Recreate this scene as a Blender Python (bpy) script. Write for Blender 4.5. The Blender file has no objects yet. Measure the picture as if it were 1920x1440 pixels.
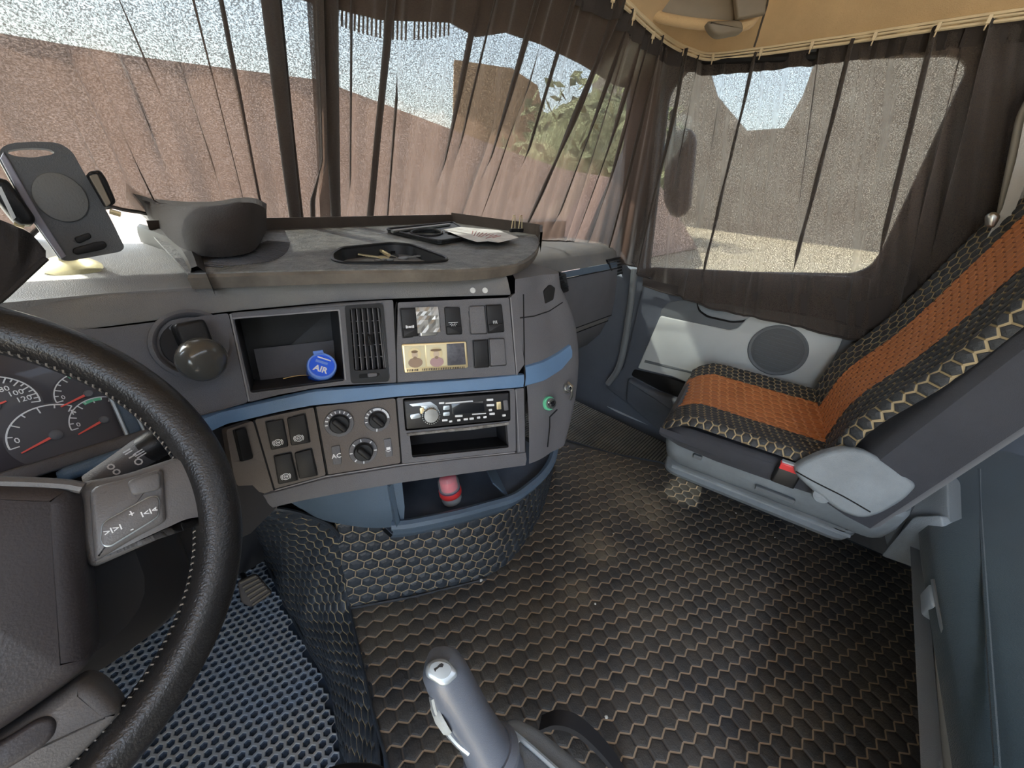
import bpy, bmesh, math, random
from mathutils import Vector, Matrix
from mathutils.bvhtree import BVHTree
from mathutils.geometry import tessellate_polygon
random.seed(7)
V = Vector; PI = math.pi; R = math.radians
sc = bpy.context.scene; COL = sc.collection

# ------------------------------------------------------------------ camera
YAW, PITCH, ROLL, EYE, FOC = R(50), R(28), R(5), 1.1, 721.0
fw = V((math.sin(YAW)*math.cos(PITCH), math.cos(YAW)*math.cos(PITCH), -math.sin(PITCH)))
rt = V((math.cos(YAW), -math.sin(YAW), 0)); up = rt.cross(fw)
cu = math.cos(ROLL)*up - math.sin(ROLL)*rt
cr = math.cos(ROLL)*rt + math.sin(ROLL)*up
EYEP = V((0, 0, EYE))
cam = bpy.data.objects.new('camera', bpy.data.cameras.new('camera')); COL.objects.link(cam)
cam.data.sensor_width = 36; cam.data.lens = 36*FOC/1920; cam.data.clip_start = .02; cam.data.clip_end = 300
cam.matrix_world = Matrix((( cr.x, cu.x, -fw.x, 0), (cr.y, cu.y, -fw.y, 0), (cr.z, cu.z, -fw.z, EYE), (0, 0, 0, 1)))
sc.camera = cam
# ------------------------------------------------------------------ world, sun, exposure
sc.view_settings.view_transform = 'Standard'; sc.view_settings.look = 'None'
sc.view_settings.gamma = 1; sc.view_settings.use_curve_mapping = False
sc.view_settings.exposure = 1.35
w = bpy.data.worlds.new('sky'); sc.world = w; w.use_nodes = True
nt = w.node_tree; bg = nt.nodes['Background']
sky = nt.nodes.new('ShaderNodeTexSky'); sky.sky_type = 'NISHITA'; sky.sun_disc = False
sky.sun_elevation = R(49); sky.sun_rotation = R(331); sky.air_density = 1.3; sky.dust_density = 2.5
mixn = nt.nodes.new('ShaderNodeMixRGB'); mixn.inputs[0].default_value = .55
mixn.inputs[2].default_value = (2.6, 2.7, 2.9, 1)
nt.links.new(sky.outputs[0], mixn.inputs[1]); nt.links.new(mixn.outputs[0], bg.inputs[0])
bg.inputs[1].default_value = 0.85
sun = bpy.data.objects.new('sun', bpy.data.lights.new('sun', 'SUN')); COL.objects.link(sun)
sun.data.energy = 13; sun.data.angle = R(1.2); sun.data.color = (1, .95, .86)
SUND = V((.25, -.45, -.60)).normalized()
sun.rotation_euler = SUND.to_track_quat('-Z', 'Y').to_euler()

# ------------------------------------------------------------------ geometry helpers
def ray(px, py): return fw + cr*((px-960)/FOC) - cu*((py-720)/FOC)
def on(px, py, n, d):
    n = V(n); r = ray(px, py); return EYEP + r*((d-n.dot(EYEP))/n.dot(r))
def oz(px, py, z): return on(px, py, (0, 0, 1), z)
def proj(p):
    q = V(p)-EYEP; z = q.dot(fw); return (960+FOC*q.dot(cr)/z, 720-FOC*q.dot(cu)/z)

class MB:
    def __init__(s): s.v = []; s.f = []; s.m = []
    def add(s, vs, fs, mi=0):
        o = len(s.v); s.v += [V(a) for a in vs]
        for f in fs: s.f.append([o+i for i in f]); s.m.append(mi)
        return s
    def box(s, c, h, ax=None, mi=0, bev=0):
        X, Y, Z = ax or (V((1, 0, 0)), V((0, 1, 0)), V((0, 0, 1))); c = V(c)
        if bev:
            pts = [V((sx*h[0], sy*h[1])) for sx, sy in ((-1,-1),(1,-1),(1,1),(-1,1))]
            P = [c + X*p.x + Y*p.y - Z*h[2] for p in rpoly2(pts, min(bev*1.6, min(h[0], h[1])*.9))]
            s.plate(P, Z, 0, 2*h[2], bev, mi); return s
        vs = [c + X*(sx*h[0]) + Y*(sy*h[1]) + Z*(sz*h[2]) for sz in (-1, 1) for sx, sy in ((-1,-1),(1,-1),(1,1),(-1,1))]
        return s.add(vs, [(3,2,1,0),(4,5,6,7),(0,1,5,4),(1,2,6,5),(2,3,7,6),(3,0,4,7)], mi)
    def plate(s, pts, n, t0, t1, bev=0, mi=0, mtop=None):
        """solid slab on a 3-D outline, from offset t0 to t1 along n; outline counter-clockwise seen against n"""
        n = V(n).normalized(); pts = [V(p) for p in pts]; k = len(pts)
        c = sum(pts, V())/k
        area = V()
        for i in range(k): area += (pts[i]-c).cross(pts[(i+1)%k]-c)
        if area.dot(n) < 0: pts = pts[::-1]
        rings = [[p+n*t0 for p in pts]]
        if bev > 0:
            q = inset(pts, n, bev*.35); q2 = inset(pts, n, bev)
            rings += [[p+n*(t1-bev) for p in pts], [p+n*(t1-bev*.3) for p in q], [p+n*t1 for p in q2]]
        else: rings += [[p+n*t1 for p in pts]]
        vs = [p for r_ in rings for p in r_]; fs = []
        for a in range(len(rings)-1):
            for i in range(k): fs.append((a*k+i, a*k+(i+1)%k, (a+1)*k+(i+1)%k, (a+1)*k+i))
        s.add(vs, fs, mi)
        o = len(s.v)-len(vs)
        s.f.append([o+i for i in reversed(range(k))]); s.m.append(mi)
        s.f.append([o+(len(rings)-1)*k+i for i in range(k)]); s.m.append(mi if mtop is None else mtop)
        return s
    def frame(s, outer, holes, n, t0, t1, mi=0):
        """slab with holes"""
        n = V(n).normalized()
        loops = [outer]+holes; allp = [V(p) for l in loops for p in l]
        tris = tessellate_polygon([[V(p) for p in l] for l in loops])
        k = len(allp); o = len(s.v)
        s.v += [p+n*t1 for p in allp]+[p+n*t0 for p in allp]
        for t in tris:
            a, b, c = t
            if (allp[b]-allp[a]).cross(allp[c]-allp[a]).dot(n) < 0: a, c = c, a
            s.f.append([o+a, o+b, o+c]); s.m.append(mi)
            s.f.append([o+k+c, o+k+b, o+k+a]); s.m.append(mi)
        b0 = 0
        for l in loops:
            m_ = len(l)
            for i in range(m_):
                j = (i+1) % m_
                s.f.append([o+b0+i, o+b0+j, o+k+b0+j, o+k+b0+i]); s.m.append(mi)
            b0 += m_
        return s
    def tube(s, path, r, seg=10, mi=0, closed=False, cap=True):
        path = [V(p) for p in path]; k = len(path); rs = r if isinstance(r, (list, tuple)) else [r]*k
        T = []
        for i in range(k):
            if closed: t = path[(i+1)%k]-path[i-1]
            else: t = path[min(i+1, k-1)]-path[max(i-1, 0)]
            T.append(t.normalized())
        a = V((0, 0, 1)) if abs(T[0].z) < .9 else V((1, 0, 0))
        u = (a-T[0]*a.dot(T[0])).normalized(); vs = []
        for i in range(k):
            u = (u-T[i]*u.dot(T[i])).normalized(); b = T[i].cross(u)
            vs += [path[i]+(u*math.cos(q*2*PI/seg)+b*math.sin(q*2*PI/seg))*rs[i] for q in range(seg)]
        fs = []
        for i in range(k if closed else k-1):
            j = (i+1) % k
            for q in range(seg): fs.append((i*seg+q, i*seg+(q+1)%seg, j*seg+(q+1)%seg, j*seg+q))
        s.add(vs, fs, mi)
        if cap and not closed:
            o = len(s.v)-len(vs)
            s.f.append([o+q for q in reversed(range(seg))]); s.m.append(mi)
            s.f.append([o+(k-1)*seg+q for q in range(seg)]); s.m.append(mi)
        return s
    def lathe(s, c, ax, prof, seg=24, mi=0, u=None, mis=None):
        """prof = [(radius, height)...] about axis ax"""
        c = V(c); ax = V(ax).normalized()
        a = V(u) if u is not None else (V((0, 0, 1)) if abs(ax.z) < .9 else V((1, 0, 0)))
        u = (a-ax*a.dot(ax)).normalized(); b = ax.cross(u); vs = []
        for r, h in prof:
            vs += [c+ax*h+(u*math.cos(q*2*PI/seg)+b*math.sin(q*2*PI/seg))*max(r, 1e-5) for q in range(seg)]
        o = len(s.v); s.v += vs
        for i in range(len(prof)-1):
            for q in range(seg):
                s.f.append([o+i*seg+q, o+i*seg+(q+1)%seg, o+(i+1)*seg+(q+1)%seg, o+(i+1)*seg+q]); s.m.append(mis[i] if mis else mi)
        s.f.append([o+q for q in reversed(range(seg))]); s.m.append(mi)
        s.f.append([o+(len(prof)-1)*seg+q for q in range(seg)]); s.m.append(mis[-1] if mis else mi)
        return s
    def loft(s, rings, closed=True, cap=True, mi=0):
        k = len(rings[0]); o = len(s.v)
        for r_ in rings: s.v += [V(p) for p in r_]
        for a in range(len(rings)-1):
            for i in range(k if closed else k-1):
                j = (i+1) % k
                s.f.append([o+a*k+i, o+a*k+j, o+(a+1)*k+j, o+(a+1)*k+i]); s.m.append(mi)
        if cap and closed:
            s.f.append([o+i for i in reversed(range(k))]); s.m.append(mi)
            s.f.append([o+(len(rings)-1)*k+i for i in range(k)]); s.m.append(mi)
        return s

def inset(pts, n, d):
    k = len(pts); out = []
    for i in range(k):
        a = (pts[i]-pts[i-1]); b = (pts[(i+1)%k]-pts[i])
        a = a.normalized() if a.length > 1e-9 else b.normalized(); b = b.normalized() if b.length > 1e-9 else a
        na = n.cross(a); nb = n.cross(b); m = na+nb
        if m.length < 1e-6: out.append(pts[i]+na*d); continue
        m.normalize(); out.append(pts[i]+m*(d/max(.5, m.dot(na))))
    return out
def rpoly2(pts, r, seg=3):
    pts = [V(p) for p in pts]; k = len(pts); out = []
    for i in range(k):
        p = pts[i]; a = pts[i-1]-p; b = pts[(i+1)%k]-p
        d = min(r, a.length*.45, b.length*.45); A = p+a.normalized()*d; B = p+b.normalized()*d
        for q in range(seg+1):
            t = q/seg; out.append(A*(1-t)**2+p*(2*t*(1-t))+B*t*t)
    return out
rpoly = rpoly2
def dens(pts, step, closed=True):
    out = []; k = len(pts)
    for i in range(k if closed else k-1):
        a = V(pts[i]); b = V(pts[(i+1)%k]); m_ = max(1, int((b-a).length/step))
        out += [a.lerp(b, q/m_) for q in range(m_)]
    if not closed: out.append(V(pts[-1]))
    return out
def catmull(P, n):
    P = [V(p) for p in P]; out = []; k = len(P)
    for i in range(k-1):
        p0 = P[i-1] if i else P[0]*2-P[1]; p1 = P[i]; p2 = P[i+1]; p3 = P[i+2] if i+2 < k else P[-1]*2-P[-2]
        for q in range(n):
            t = q/n
            out.append(.5*((2*p1)+(p2-p0)*t+(2*p0-5*p1+4*p2-p3)*t*t+(3*p1-p0-3*p2+p3)*t**3))
    out.append(P[-1]); return out
def lerpk(tab, x):
    if x <= tab[0][0]: return tab[0][1]
    for (a, fa), (b, fb) in zip(tab, tab[1:]):
        if x <= b: return fa+(fb-fa)*(x-a)/(b-a)
    return tab[-1][1]

# ------------------------------------------------------------------ object helpers
ORG = {}
def org(o):
    v = V()
    while o is not None: v = v+o.location; o = o.parent
    return v
def obj(name, mb, mats, parent=None, smooth=False, loc=None):
    me = bpy.data.meshes.new(name); o_ = org(parent)
    if loc is None: loc = V() if parent is None else V()
    base = o_+V(loc)
    me.from_pydata([tuple(v-base) for v in mb.v], [], mb.f)
    if not isinstance(mats, (list, tuple)): mats = [mats]
    for m_ in mats: me.materials.append(m_)
    me.polygons.foreach_set('material_index', mb.m)
    if smooth:
        me.polygons.foreach_set('use_smooth', [True]*len(me.polygons))
        try: me.set_sharp_from_angle(angle=R(smooth if smooth is not True else 40))
        except Exception: pass
    me.update()
    o = bpy.data.objects.new(name, me); COL.objects.link(o); o.parent = parent; o.location = V(loc)
    return o
def fixn(o):
    bm = bmesh.new(); bm.from_mesh(o.data); bmesh.ops.recalc_face_normals(bm, faces=bm.faces[:]); bm.to_mesh(o.data); bm.free(); return o
def thing(name, label, cat, loc=(0, 0, 0), group=None):
    o = bpy.data.objects.new(name, None); COL.objects.link(o); o.location = loc; o.empty_display_size = .05
    return tag(o, label, cat, group)
def tag(o, label=None, cat=None, group=None, kind=None):
    if label: o['label'] = label
    if cat: o['category'] = cat
    if group: o['group'] = group
    if kind: o['kind'] = kind
    return o
def struct(name, mb, mat, parent=None, smooth=False):
    o = obj(name, mb, mat, parent, smooth)
    if parent is None: o['kind'] = 'structure'
    return o
def text(name, body, size, c, u, v, n, mat, parent, depth=.0004, bold=0):
    cu_ = bpy.data.curves.new(name, 'FONT'); cu_.body = body; cu_.size = size; cu_.extrude = depth
    cu_.align_x = 'CENTER'; cu_.align_y = 'CENTER'; cu_.offset = bold*size; cu_.resolution_u = 2
    t = bpy.data.objects.new(name, cu_); COL.objects.link(t)
    dg = bpy.context.evaluated_depsgraph_get()
    me = bpy.data.meshes.new_from_object(t.evaluated_get(dg)); bpy.data.objects.remove(t)
    u, v, n = V(u), V(v), V(n)
    M = Matrix(((u.x, v.x, n.x), (u.y, v.y, n.y), (u.z, v.z, n.z)))
    b = org(parent)
    for q in me.vertices: q.co = V(c)+M @ q.co-b
    me.materials.clear(); me.materials.append(mat); me.update()
    o = bpy.data.objects.new(name, me); COL.objects.link(o); o.parent = parent
    return o

# ------------------------------------------------------------------ materials
def mat(name, col, rough=.6, metal=0, bump=0, bscale=300, var=0, vscale=8, col2=None, spec=.5, coat=0, trans=0, alpha=1, sheen=0, bdist=.002):
    m = bpy.data.materials.new(name); m.use_nodes = True; n = m.node_tree; b = n.nodes['Principled BSDF']
    b.inputs['Base Color'].default_value = (*col, 1); b.inputs['Roughness'].default_value = rough
    b.inputs['Metallic'].default_value = metal; b.inputs['Specular IOR Level'].default_value = spec
    b.inputs['Coat Weight'].default_value = coat; b.inputs['Transmission Weight'].default_value = trans
    b.inputs['Alpha'].default_value = alpha; b.inputs['Sheen Weight'].default_value = sheen
    tc = n.nodes.new('ShaderNodeTexCoord')
    if bump:
        t = n.nodes.new('ShaderNodeTexNoise'); t.inputs['Scale'].default_value = bscale; t.inputs['Detail'].default_value = 3
        bp = n.nodes.new('ShaderNodeBump'); bp.inputs['Strength'].default_value = bump; bp.inputs['Distance'].default_value = bdist
        n.links.new(tc.outputs['Object'], t.inputs[0]); n.links.new(t.outputs[0], bp.inputs['Height']); n.links.new(bp.outputs[0], b.inputs['Normal'])
    if var or col2:
        t = n.nodes.new('ShaderNodeTexNoise'); t.inputs['Scale'].default_value = vscale; t.inputs['Detail'].default_value = 6; t.inputs['Roughness'].default_value = .65
        rp = n.nodes.new('ShaderNodeValToRGB'); rp.color_ramp.elements[0].position = .35; rp.color_ramp.elements[1].position = .68
        c2 = col2 or tuple(min(1, c*(1+var)) for c in col)
        rp.color_ramp.elements[0].color = (*col, 1); rp.color_ramp.elements[1].color = (*c2, 1)
        n.links.new(tc.outputs['Object'], t.inputs[0]); n.links.new(t.outputs[0], rp.inputs[0]); n.links.new(rp.outputs[0], b.inputs['Base Color'])
    return m
M = dict(
 dash=mat('dash_plastic', (.125, .125, .135), .55, bump=.5, bscale=900, var=.12, vscale=14),
 dash2=mat('warm_dash_plastic', (.115, .098, .088), .5, bump=.4, bscale=900),
 dashl=mat('dash_top_plastic', (.17, .17, .175), .6, bump=.6, bscale=700, col2=(.23, .22, .2), vscale=5),
 blue=mat('blue_trim_plastic', (.12, .215, .36), .42, bump=.2, bscale=900, var=.15, vscale=12),
 bluegrey=mat('blue_grey_plastic', (.085, .125, .175), .5, bump=.4, bscale=800, var=.15),
 black=mat('black_plastic', (.014, .014, .015), .38, bump=.15, bscale=900, spec=.35),
 matte=mat('matte_black_plastic', (.022, .022, .025), .75),
 dark=mat('dark_void', (.008, .008, .009), .9),
 switch=mat('switch_plastic', (.014, .014, .015), .42, bump=.2, bscale=1200, spec=.3),
 symbol=mat('white_print', (.8, .82, .84), .6),
 grey=mat('seat_base_plastic', (.21, .235, .25), .48, bump=.4, bscale=600, var=.3, vscale=10),
 light=mat('pale_door_plastic', (.52, .55, .54), .5, bump=.3, bscale=700, var=.06),
 doord=mat('dark_door_plastic', (.085, .098, .12), .55, bump=.5, bscale=700, var=.15),
 doorg=mat('mid_grey_door_plastic', (.14, .155, .165), .55, bump=.4, bscale=700),
 headl=mat('tan_headliner_fabric', (.56, .40, .22), .9, bump=.5, bscale=500, var=.18, vscale=6, sheen=.2),
 cream=mat('cream_plastic', (.75, .63, .42), .4),
 taupe=mat('taupe_plastic', (.2, .165, .12), .5, var=.2),
 leather=mat('black_leather', (.016, .0155, .016), .3, bump=.55, bscale=520, bdist=.0009, var=.3, vscale=60),
 pad=mat('airbag_pad_plastic', (.042, .037, .040), .45, bump=.3, bscale=500, bdist=.001),
 spoke=mat('spoke_plastic', (.12, .115, .115), .4, bump=.2, bscale=700),
 thread=mat('grey_thread', (.22, .2, .18), .8),
 chrome=mat('chrome', (.75, .75, .73), .15, metal=1),
 steel=mat('brushed_steel', (.5, .5, .48), .35, metal=1),
 silver=mat('silver_paint', (.5, .56, .6), .3, metal=.5),
 gold=mat('pale_gold', (.75, .62, .36), .35, metal=.6),
 red=mat('red_plastic', (.75, .05, .05), .35),
 redn=mat('red_needle', (.95, .12, .09), .5),
 glass=mat('clear_plastic', (.8, .82, .84), .08, alpha=.25),
 white=mat('paper', (.85, .85, .82), .8, col2=(.62, .62, .6), vscale=30),
 can=mat('blue_can', (.015, .13, .85), .3, coat=.4),
 canl=mat('light_blue_can_rim', (.16, .32, .85), .3, coat=.4),
 pink=mat('pink_red_liquid', (.8, .04, .1), .15, coat=.5),
 teal=mat('teal_upholstery', (.011, .032, .042), .85, bump=.5, bscale=500, col2=(.019, .045, .055), vscale=3, sheen=.3),
 navy=mat('navy_seat_fabric', (.035, .037, .045), .8, bump=.4, bscale=600, var=.3, vscale=5, sheen=.2),
 orange=mat('orange_leatherette', (.47, .165, .05), .5, bump=.4, bscale=250, var=.25, vscale=9),
 hexs=mat('black_leatherette', (.03, .032, .034), .5, bump=.5, bscale=300, var=.4, vscale=20),
 gthread=mat('gold_thread', (.42, .33, .19), .7),
 bthread=mat('beige_thread', (.40, .30, .2), .8),
 sthread=mat('groove_shade_thread', (.085, .072, .06), .85),  # darker colour for one seam direction, imitating thread lost in shaded grooves
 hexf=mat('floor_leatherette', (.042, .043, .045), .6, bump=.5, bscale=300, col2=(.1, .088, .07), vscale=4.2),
 hexn=mat('tunnel_leatherette', (.033, .04, .05), .42, bump=.4, bscale=300, var=.5, vscale=9),
 matpit=mat('mat_cell', (.05, .075, .115), .7),
 matrib=mat('mat_rib', (.26, .33, .42), .6, col2=(.42, .41, .37), vscale=5),
 rmat=mat('ribbed_mat_rubber', (.1, .095, .08), .8, col2=(.2, .185, .15), vscale=6),
 rmatd=mat('ribbed_mat_groove', (.03, .03, .027), .9),
 table=mat('table_vinyl', (.085, .088, .085), .42, bump=1, bscale=170, bdist=.003, col2=(.23, .225, .21), vscale=38),
 brown=mat('brown_edge', (.045, .033, .025), .55, var=.4, vscale=20),
 lipm=mat('table_lip', (.10, .085, .07), .5, col2=(.19, .165, .135), vscale=14),
 yard=mat('sandy_ground', (.36, .30, .2), .95, col2=(.42, .36, .27), vscale=.8),
 pinkw=mat('pinkish_render', (.40, .28, .235), .95, col2=(.52, .38, .33), vscale=1.5),
 brownw=mat('brown_boards', (.15, .13, .11), .95, col2=(.23, .21, .185), vscale=.5),
 leaf=mat('foliage', (.10, .115, .05), .9, col2=(.24, .25, .13), vscale=3),
 tanw=mat('tan_render', (.3, .2, .12), .9, var=.2),
 amber=mat('translucent_yellow', (.85, .78, .5), .25, trans=.8),
 gauge=mat('gauge_face', (.045, .04, .048), .35, coat=.15),
 gaugel=mat('gauge_dial', (.13, .14, .16), .5),
 pocket=mat('pocket_lining', (.06, .075, .10), .6, bump=.4, bscale=700, var=.3),
 edge=mat('panel_edge_highlight', (.30, .30, .31), .45),  # pale tone imitating bevel highlights along the dash panel edges
 green=mat('green_ring', (.15, .6, .35), .4),
)
def pane_mat(name):
    m = bpy.data.materials.new(name); m.use_nodes = True; n = m.node_tree; n.nodes.remove(n.nodes['Principled BSDF'])
    t = n.nodes.new('ShaderNodeBsdfTransparent'); t.inputs[0].default_value = (.93, .96, .95, 1)
    g_ = n.nodes.new('ShaderNodeBsdfGlossy'); g_.inputs['Roughness'].default_value = .02
    x = n.nodes.new('ShaderNodeMixShader'); x.inputs[0].default_value = .05
    n.links.new(t.outputs[0], x.inputs[1]); n.links.new(g_.outputs[0], x.inputs[2]); n.links.new(x.outputs[0], n.nodes['Material Output'].inputs[0]); return m
def curtain_mat(name, col, hole, scale=260):
    m = bpy.data.materials.new(name); m.use_nodes = True; n = m.node_tree; b = n.nodes['Principled BSDF']
    out = n.nodes['Material Output']
    b.inputs['Base Color'].default_value = (*col, 1); b.inputs['Roughness'].default_value = .85; b.inputs['Sheen Weight'].default_value = .3
    tr = n.nodes.new('ShaderNodeBsdfTransparent'); mx = n.nodes.new('ShaderNodeMixShader')
    tl = n.nodes.new('ShaderNodeBsdfTranslucent'); tl.inputs[0].default_value = (col[0]*2.2, col[1]*2, col[2]*2, 1)
    m2 = n.nodes.new('ShaderNodeMixShader'); m2.inputs[0].default_value = .13
    tc = n.nodes.new('ShaderNodeTexCoord'); mp = n.nodes.new('ShaderNodeMapping'); mp.inputs['Scale'].default_value = (1, 1, 1.5)
    t = n.nodes.new('ShaderNodeTexNoise'); t.inputs['Scale'].default_value = scale; t.inputs['Detail'].default_value = 4; t.inputs['Roughness'].default_value = .8
    rp = n.nodes.new('ShaderNodeMapRange'); rp.inputs[1].default_value = .46; rp.inputs[2].default_value = .56
    rp.inputs[3].default_value = hole*.35; rp.inputs[4].default_value = min(1, hole*1.9)
    bp = n.nodes.new('ShaderNodeBump'); bp.inputs['Strength'].default_value = .5; bp.inputs['Distance'].default_value = .002
    L = n.links.new
    L(tc.outputs['Object'], mp.inputs[0]); L(mp.outputs[0], t.inputs[0]); L(t.outputs[0], rp.inputs[0]); L(rp.outputs[0], mx.inputs[0])
    L(t.outputs[0], bp.inputs['Height']); L(bp.outputs[0], b.inputs['Normal'])
    L(b.outputs[0], m2.inputs[1]); L(tl.outputs[0], m2.inputs[2]); L(m2.outputs[0], mx.inputs[1]); L(tr.outputs[0], mx.inputs[2]); L(mx.outputs[0], out.inputs[0])
    return m
M['curt'] = curtain_mat('brown_curtain_weave', (.055, .038, .029), .09, 330)
M['curt2'] = curtain_mat('brown_curtain_side', (.055, .043, .036), .115, 330)
M['hem'] = mat('curtain_hem', (.038, .032, .03), .9, bump=.4, bscale=400)

# ================================================================== OUTSIDE
g = MB(); g.box((0, 20, -1.5), (60, 60, .05)); o = struct('ground', g, M['yard'])
def oplate(pts, n, d, th): return [on(x, y, n, d) for x, y in pts]
b = MB(); P = oplate([(-700, -40), (-100, 45), (250, 105), (600, 150), (800, 225), (960, 285), (1060, 318), (1130, 330), (1240, 350), (1240, 700), (-700, 900)], (0, 1, 0), 7.0, 0)
P = [V((p.x, p.y, max(p.z, -1.4))) for p in P]
b.plate(P, (0, -1, 0), -.3, 0)
tag(obj('shed', b, M['pinkw']), 'pinkish brown shed wall with sloping top, seen through the windshield curtain', 'shed')
b = MB(); P = [on(x, y, (.6, .8, 0), 36) for x, y in [(852, 112), (960, 128), (1008, 160), (1030, 260), (1030, 480), (846, 480)]]
P = [V((p.x, p.y, max(p.z, -1.4))) for p in P]
b.plate(P, (-.6, -.8, 0), -1, 0); tag(obj('house', b, M['tanw']), 'tan house wall glimpsed through the curtain above the dash table', 'house')
def bush(name, c, rx, rz, label):
    b = MB(); rnd = random.Random(name+str(c[0]))
    for k in range(420):
        th = rnd.uniform(0, 2*PI); ph = math.acos(rnd.uniform(-.2, 1)); rr = rnd.uniform(.75, 1)
        p = V(c)+V((rx*rr*math.sin(ph)*math.cos(th), rx*rr*math.sin(ph)*math.sin(th), rz*rr*math.cos(ph)))
        a = V((rnd.uniform(-1, 1), rnd.uniform(-1, 1), rnd.uniform(-1, 1))).normalized(); q = a.orthogonal().normalized(); s_ = .4
        b.add([p-a*s_, p+q*s_*.6, p+a*s_, p-q*s_*.6], [(0, 1, 2, 3)])
    b.lathe(V(c)-V((0, 0, 1.4)), (0, 0, 1), [(.12, 0), (.1, 1.4)], 8)
    b.loft([[V(c)+V((rx*.8*math.sin(ph)*math.cos(t*PI/6), rx*.8*math.sin(ph)*math.sin(t*PI/6), rz*.8*math.cos(ph))) for t in range(12)] for ph in [3, 2.4, 1.8, 1.3, .8, .2]])
    tag(obj(name, b, M['leaf']), label, 'bush')
q = on(1110, 300, (.4, .9, 0), 22); bush('bush', (q.x, q.y, 1.0), 6.0, 5.8, 'green bush outside, seen through the curtain left of the door')
b = MB(); P = [on(x, y, (1, 0, 0), 38.0) for x, y in [(1100, 60), (1318, 90), (1345, 180), (1400, 245), (1470, 240), (1505, 180), (1535, 95), (1640, 60), (2050, 20), (2050, 600), (1100, 600)]]
P = [V((p.x, p.y, max(p.z, -1.4))) for i, p in enumerate(P)]
b.plate(P, (-1, 0, 0), -.2, 0); tag(obj('fence', b, M['brownw']), 'brownish board wall across the yard, seen through the side curtain', 'fence')

# ================================================================== CAB SHELL
DX = 1.78   # inner face of the passenger door
WN = V((0, .62, .38)).normalized(); WD = WN.dot(V((0, 1.22, .93)))   # raked windshield plane (y 1.22 at z .93)
b = MB(); b.box((.45, .35, -.26), (1.6, 1.3, .04)); struct('floor', b, M['matte'])
b = MB(); b.box((.45, .3, 1.96), (1.6, 1.2, .03)); struct('ceiling', b, M['headl'])
# right wall: sill band below window, pillars and header around the window opening
WB = [(1212, 512), (1400, 517), (1600, 521), (1640, 505), (1665, 470), (1832, 118), (1800, 92), (1300, 112), (1250, 170)]
hole = [on(x, y, (1, 0, 0), DX+.03) for x, y in WB]
outer = [V((DX+.03, -1.1, -.2)), V((DX+.03, 1.12, -.2)), V((DX+.03, 1.12, .86)), V((DX+.03, .80, 1.9)), V((DX+.03, -1.1, 1.9))]
b = MB(); b.frame(dens(outer, .3), [rpoly(hole, .04)], (-1, 0, 0), -.04, 0)
wr = struct('wall_right', b, M['doord'])
b = MB(); hb = inset(rpoly(hole, .04), V((-1, 0, 0)), .004)
b.tube(hb, .012, 8, closed=True); obj('window_seal', b, M['black'], wr, True)
b = MB(); gl = [p+V((.02, 0, 0)) for p in rpoly(hole, .04)]; b.plate(gl, (-1, 0, 0), 0, .004); struct('window_1', b, pane_mat('window_glass'))
# left wall shaped to stop the sun; open at the rear to let daylight in
b = MB(); LW = -.78
outer = [V((LW, -.22, -.2)), V((LW, 1.25, -.2)), V((LW, 1.25, .8)), V((LW, .85, 1.9)), V((LW, -.22, 1.9))]
b.plate(outer, (1, 0, 0), -.05, 0); struct('wall_left', b, M['doord'])
b = MB(); b.box((.5, -1.12, .85), (1.35, .03, 1.1)); struct('wall_back', b, M['doorg'])
# windshield: header, A pillars, sill and glass
def wsp(x, y, off=.05): return on(x, y, WN, WD+off)
hd = [(-900, -260), (300, -60), (480, -35), (615, 2), (700, 24), (830, 30), (880, 58), (935, 50), (1000, 72), (1080, 112), (1140, 150), (1210, 170), (1255, 60), (1130, -60), (800, -240), (-900, -600)]
b = MB(); b.plate([wsp(x, y, .06) for x, y in hd], -WN, 0, .03); struct('trim_1', b, M['taupe'])
# scalloped fringe hanging from the header
b = MB()
for k in range(54):
    px = 618+k*8; t = (px-618)/226
    if t > 1: break
    if 150 < px-618 < 158: continue
    top = 6+t*26 + 6*math.sin(t*PI); L_ = 34+14*math.sin(t*PI)
    b.tube([wsp(px, top-6, .045), wsp(px-1.2, top+L_, .045)], .0024, 5)
tag(obj('fringe', b, M['taupe']), 'row of short tassels hanging at the windshield top behind the curtain', 'fringe'); COL.objects[-1]['kind'] = 'stuff'
b = MB(); ap = [(1185, 140), (1235, 60), (1262, 110), (1250, 200), (1222, 350), (1208, 520), (1165, 470), (1168, 350)]
b.plate([on(x, y, (1, .9, 0), 1.60+1.0) for x, y in ap], (-1, -.9, 0), -.05, 0); struct('trim_2', b, M['matte'])
b = MB(); b.plate([V((LW, 1.30, .84)), V((DX, 1.30, .84)), V((DX, .80, 1.66)), V((LW, .80, 1.66))], -WN, 0, .005)
struct('window_2', b, pane_mat('windshield_glass'))

# headliner above the rail (side panel + overhead locker)
RZ = 1.553
railpx = [(900, -190), (1020, -105), (1160, 0), (1195, 32), (1230, 62), (1262, 83), (1290, 95), (1330, 105), (1420, 96), (1520, 82), (1600, 71), (1750, 48), (1905, 26), (2100, 0)]
RP = [oz(x, y, RZ) for x, y in railpx]; RP = [V((-.7, RP[0].y, RZ)), V((.2, RP[0].y, RZ))]+RP
RPc = catmull(RP, 6)
def inward(i, P):
    t = (P[min(i+1, len(P)-1)]-P[max(i-1, 0)]).normalized(); return V((0, 0, 1)).cross(t)*-1
def band(P, prof):   # prof: (inward, dz)
    return [[p+inward(i, P)*a+V((0, 0, z)) for i, p in enumerate(P)] for a, z in prof]
b = MB(); b.loft(band(RPc, [(-.04, -.012), (.0, -.006), (.012, .006), (.03, .03), (.05, .07), (.065, .14), (.08, .22), (.12, .30), (.16, .40)]), closed=False, cap=False)
hl = struct('trim_3', b, M['headl'], smooth=True)
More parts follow.
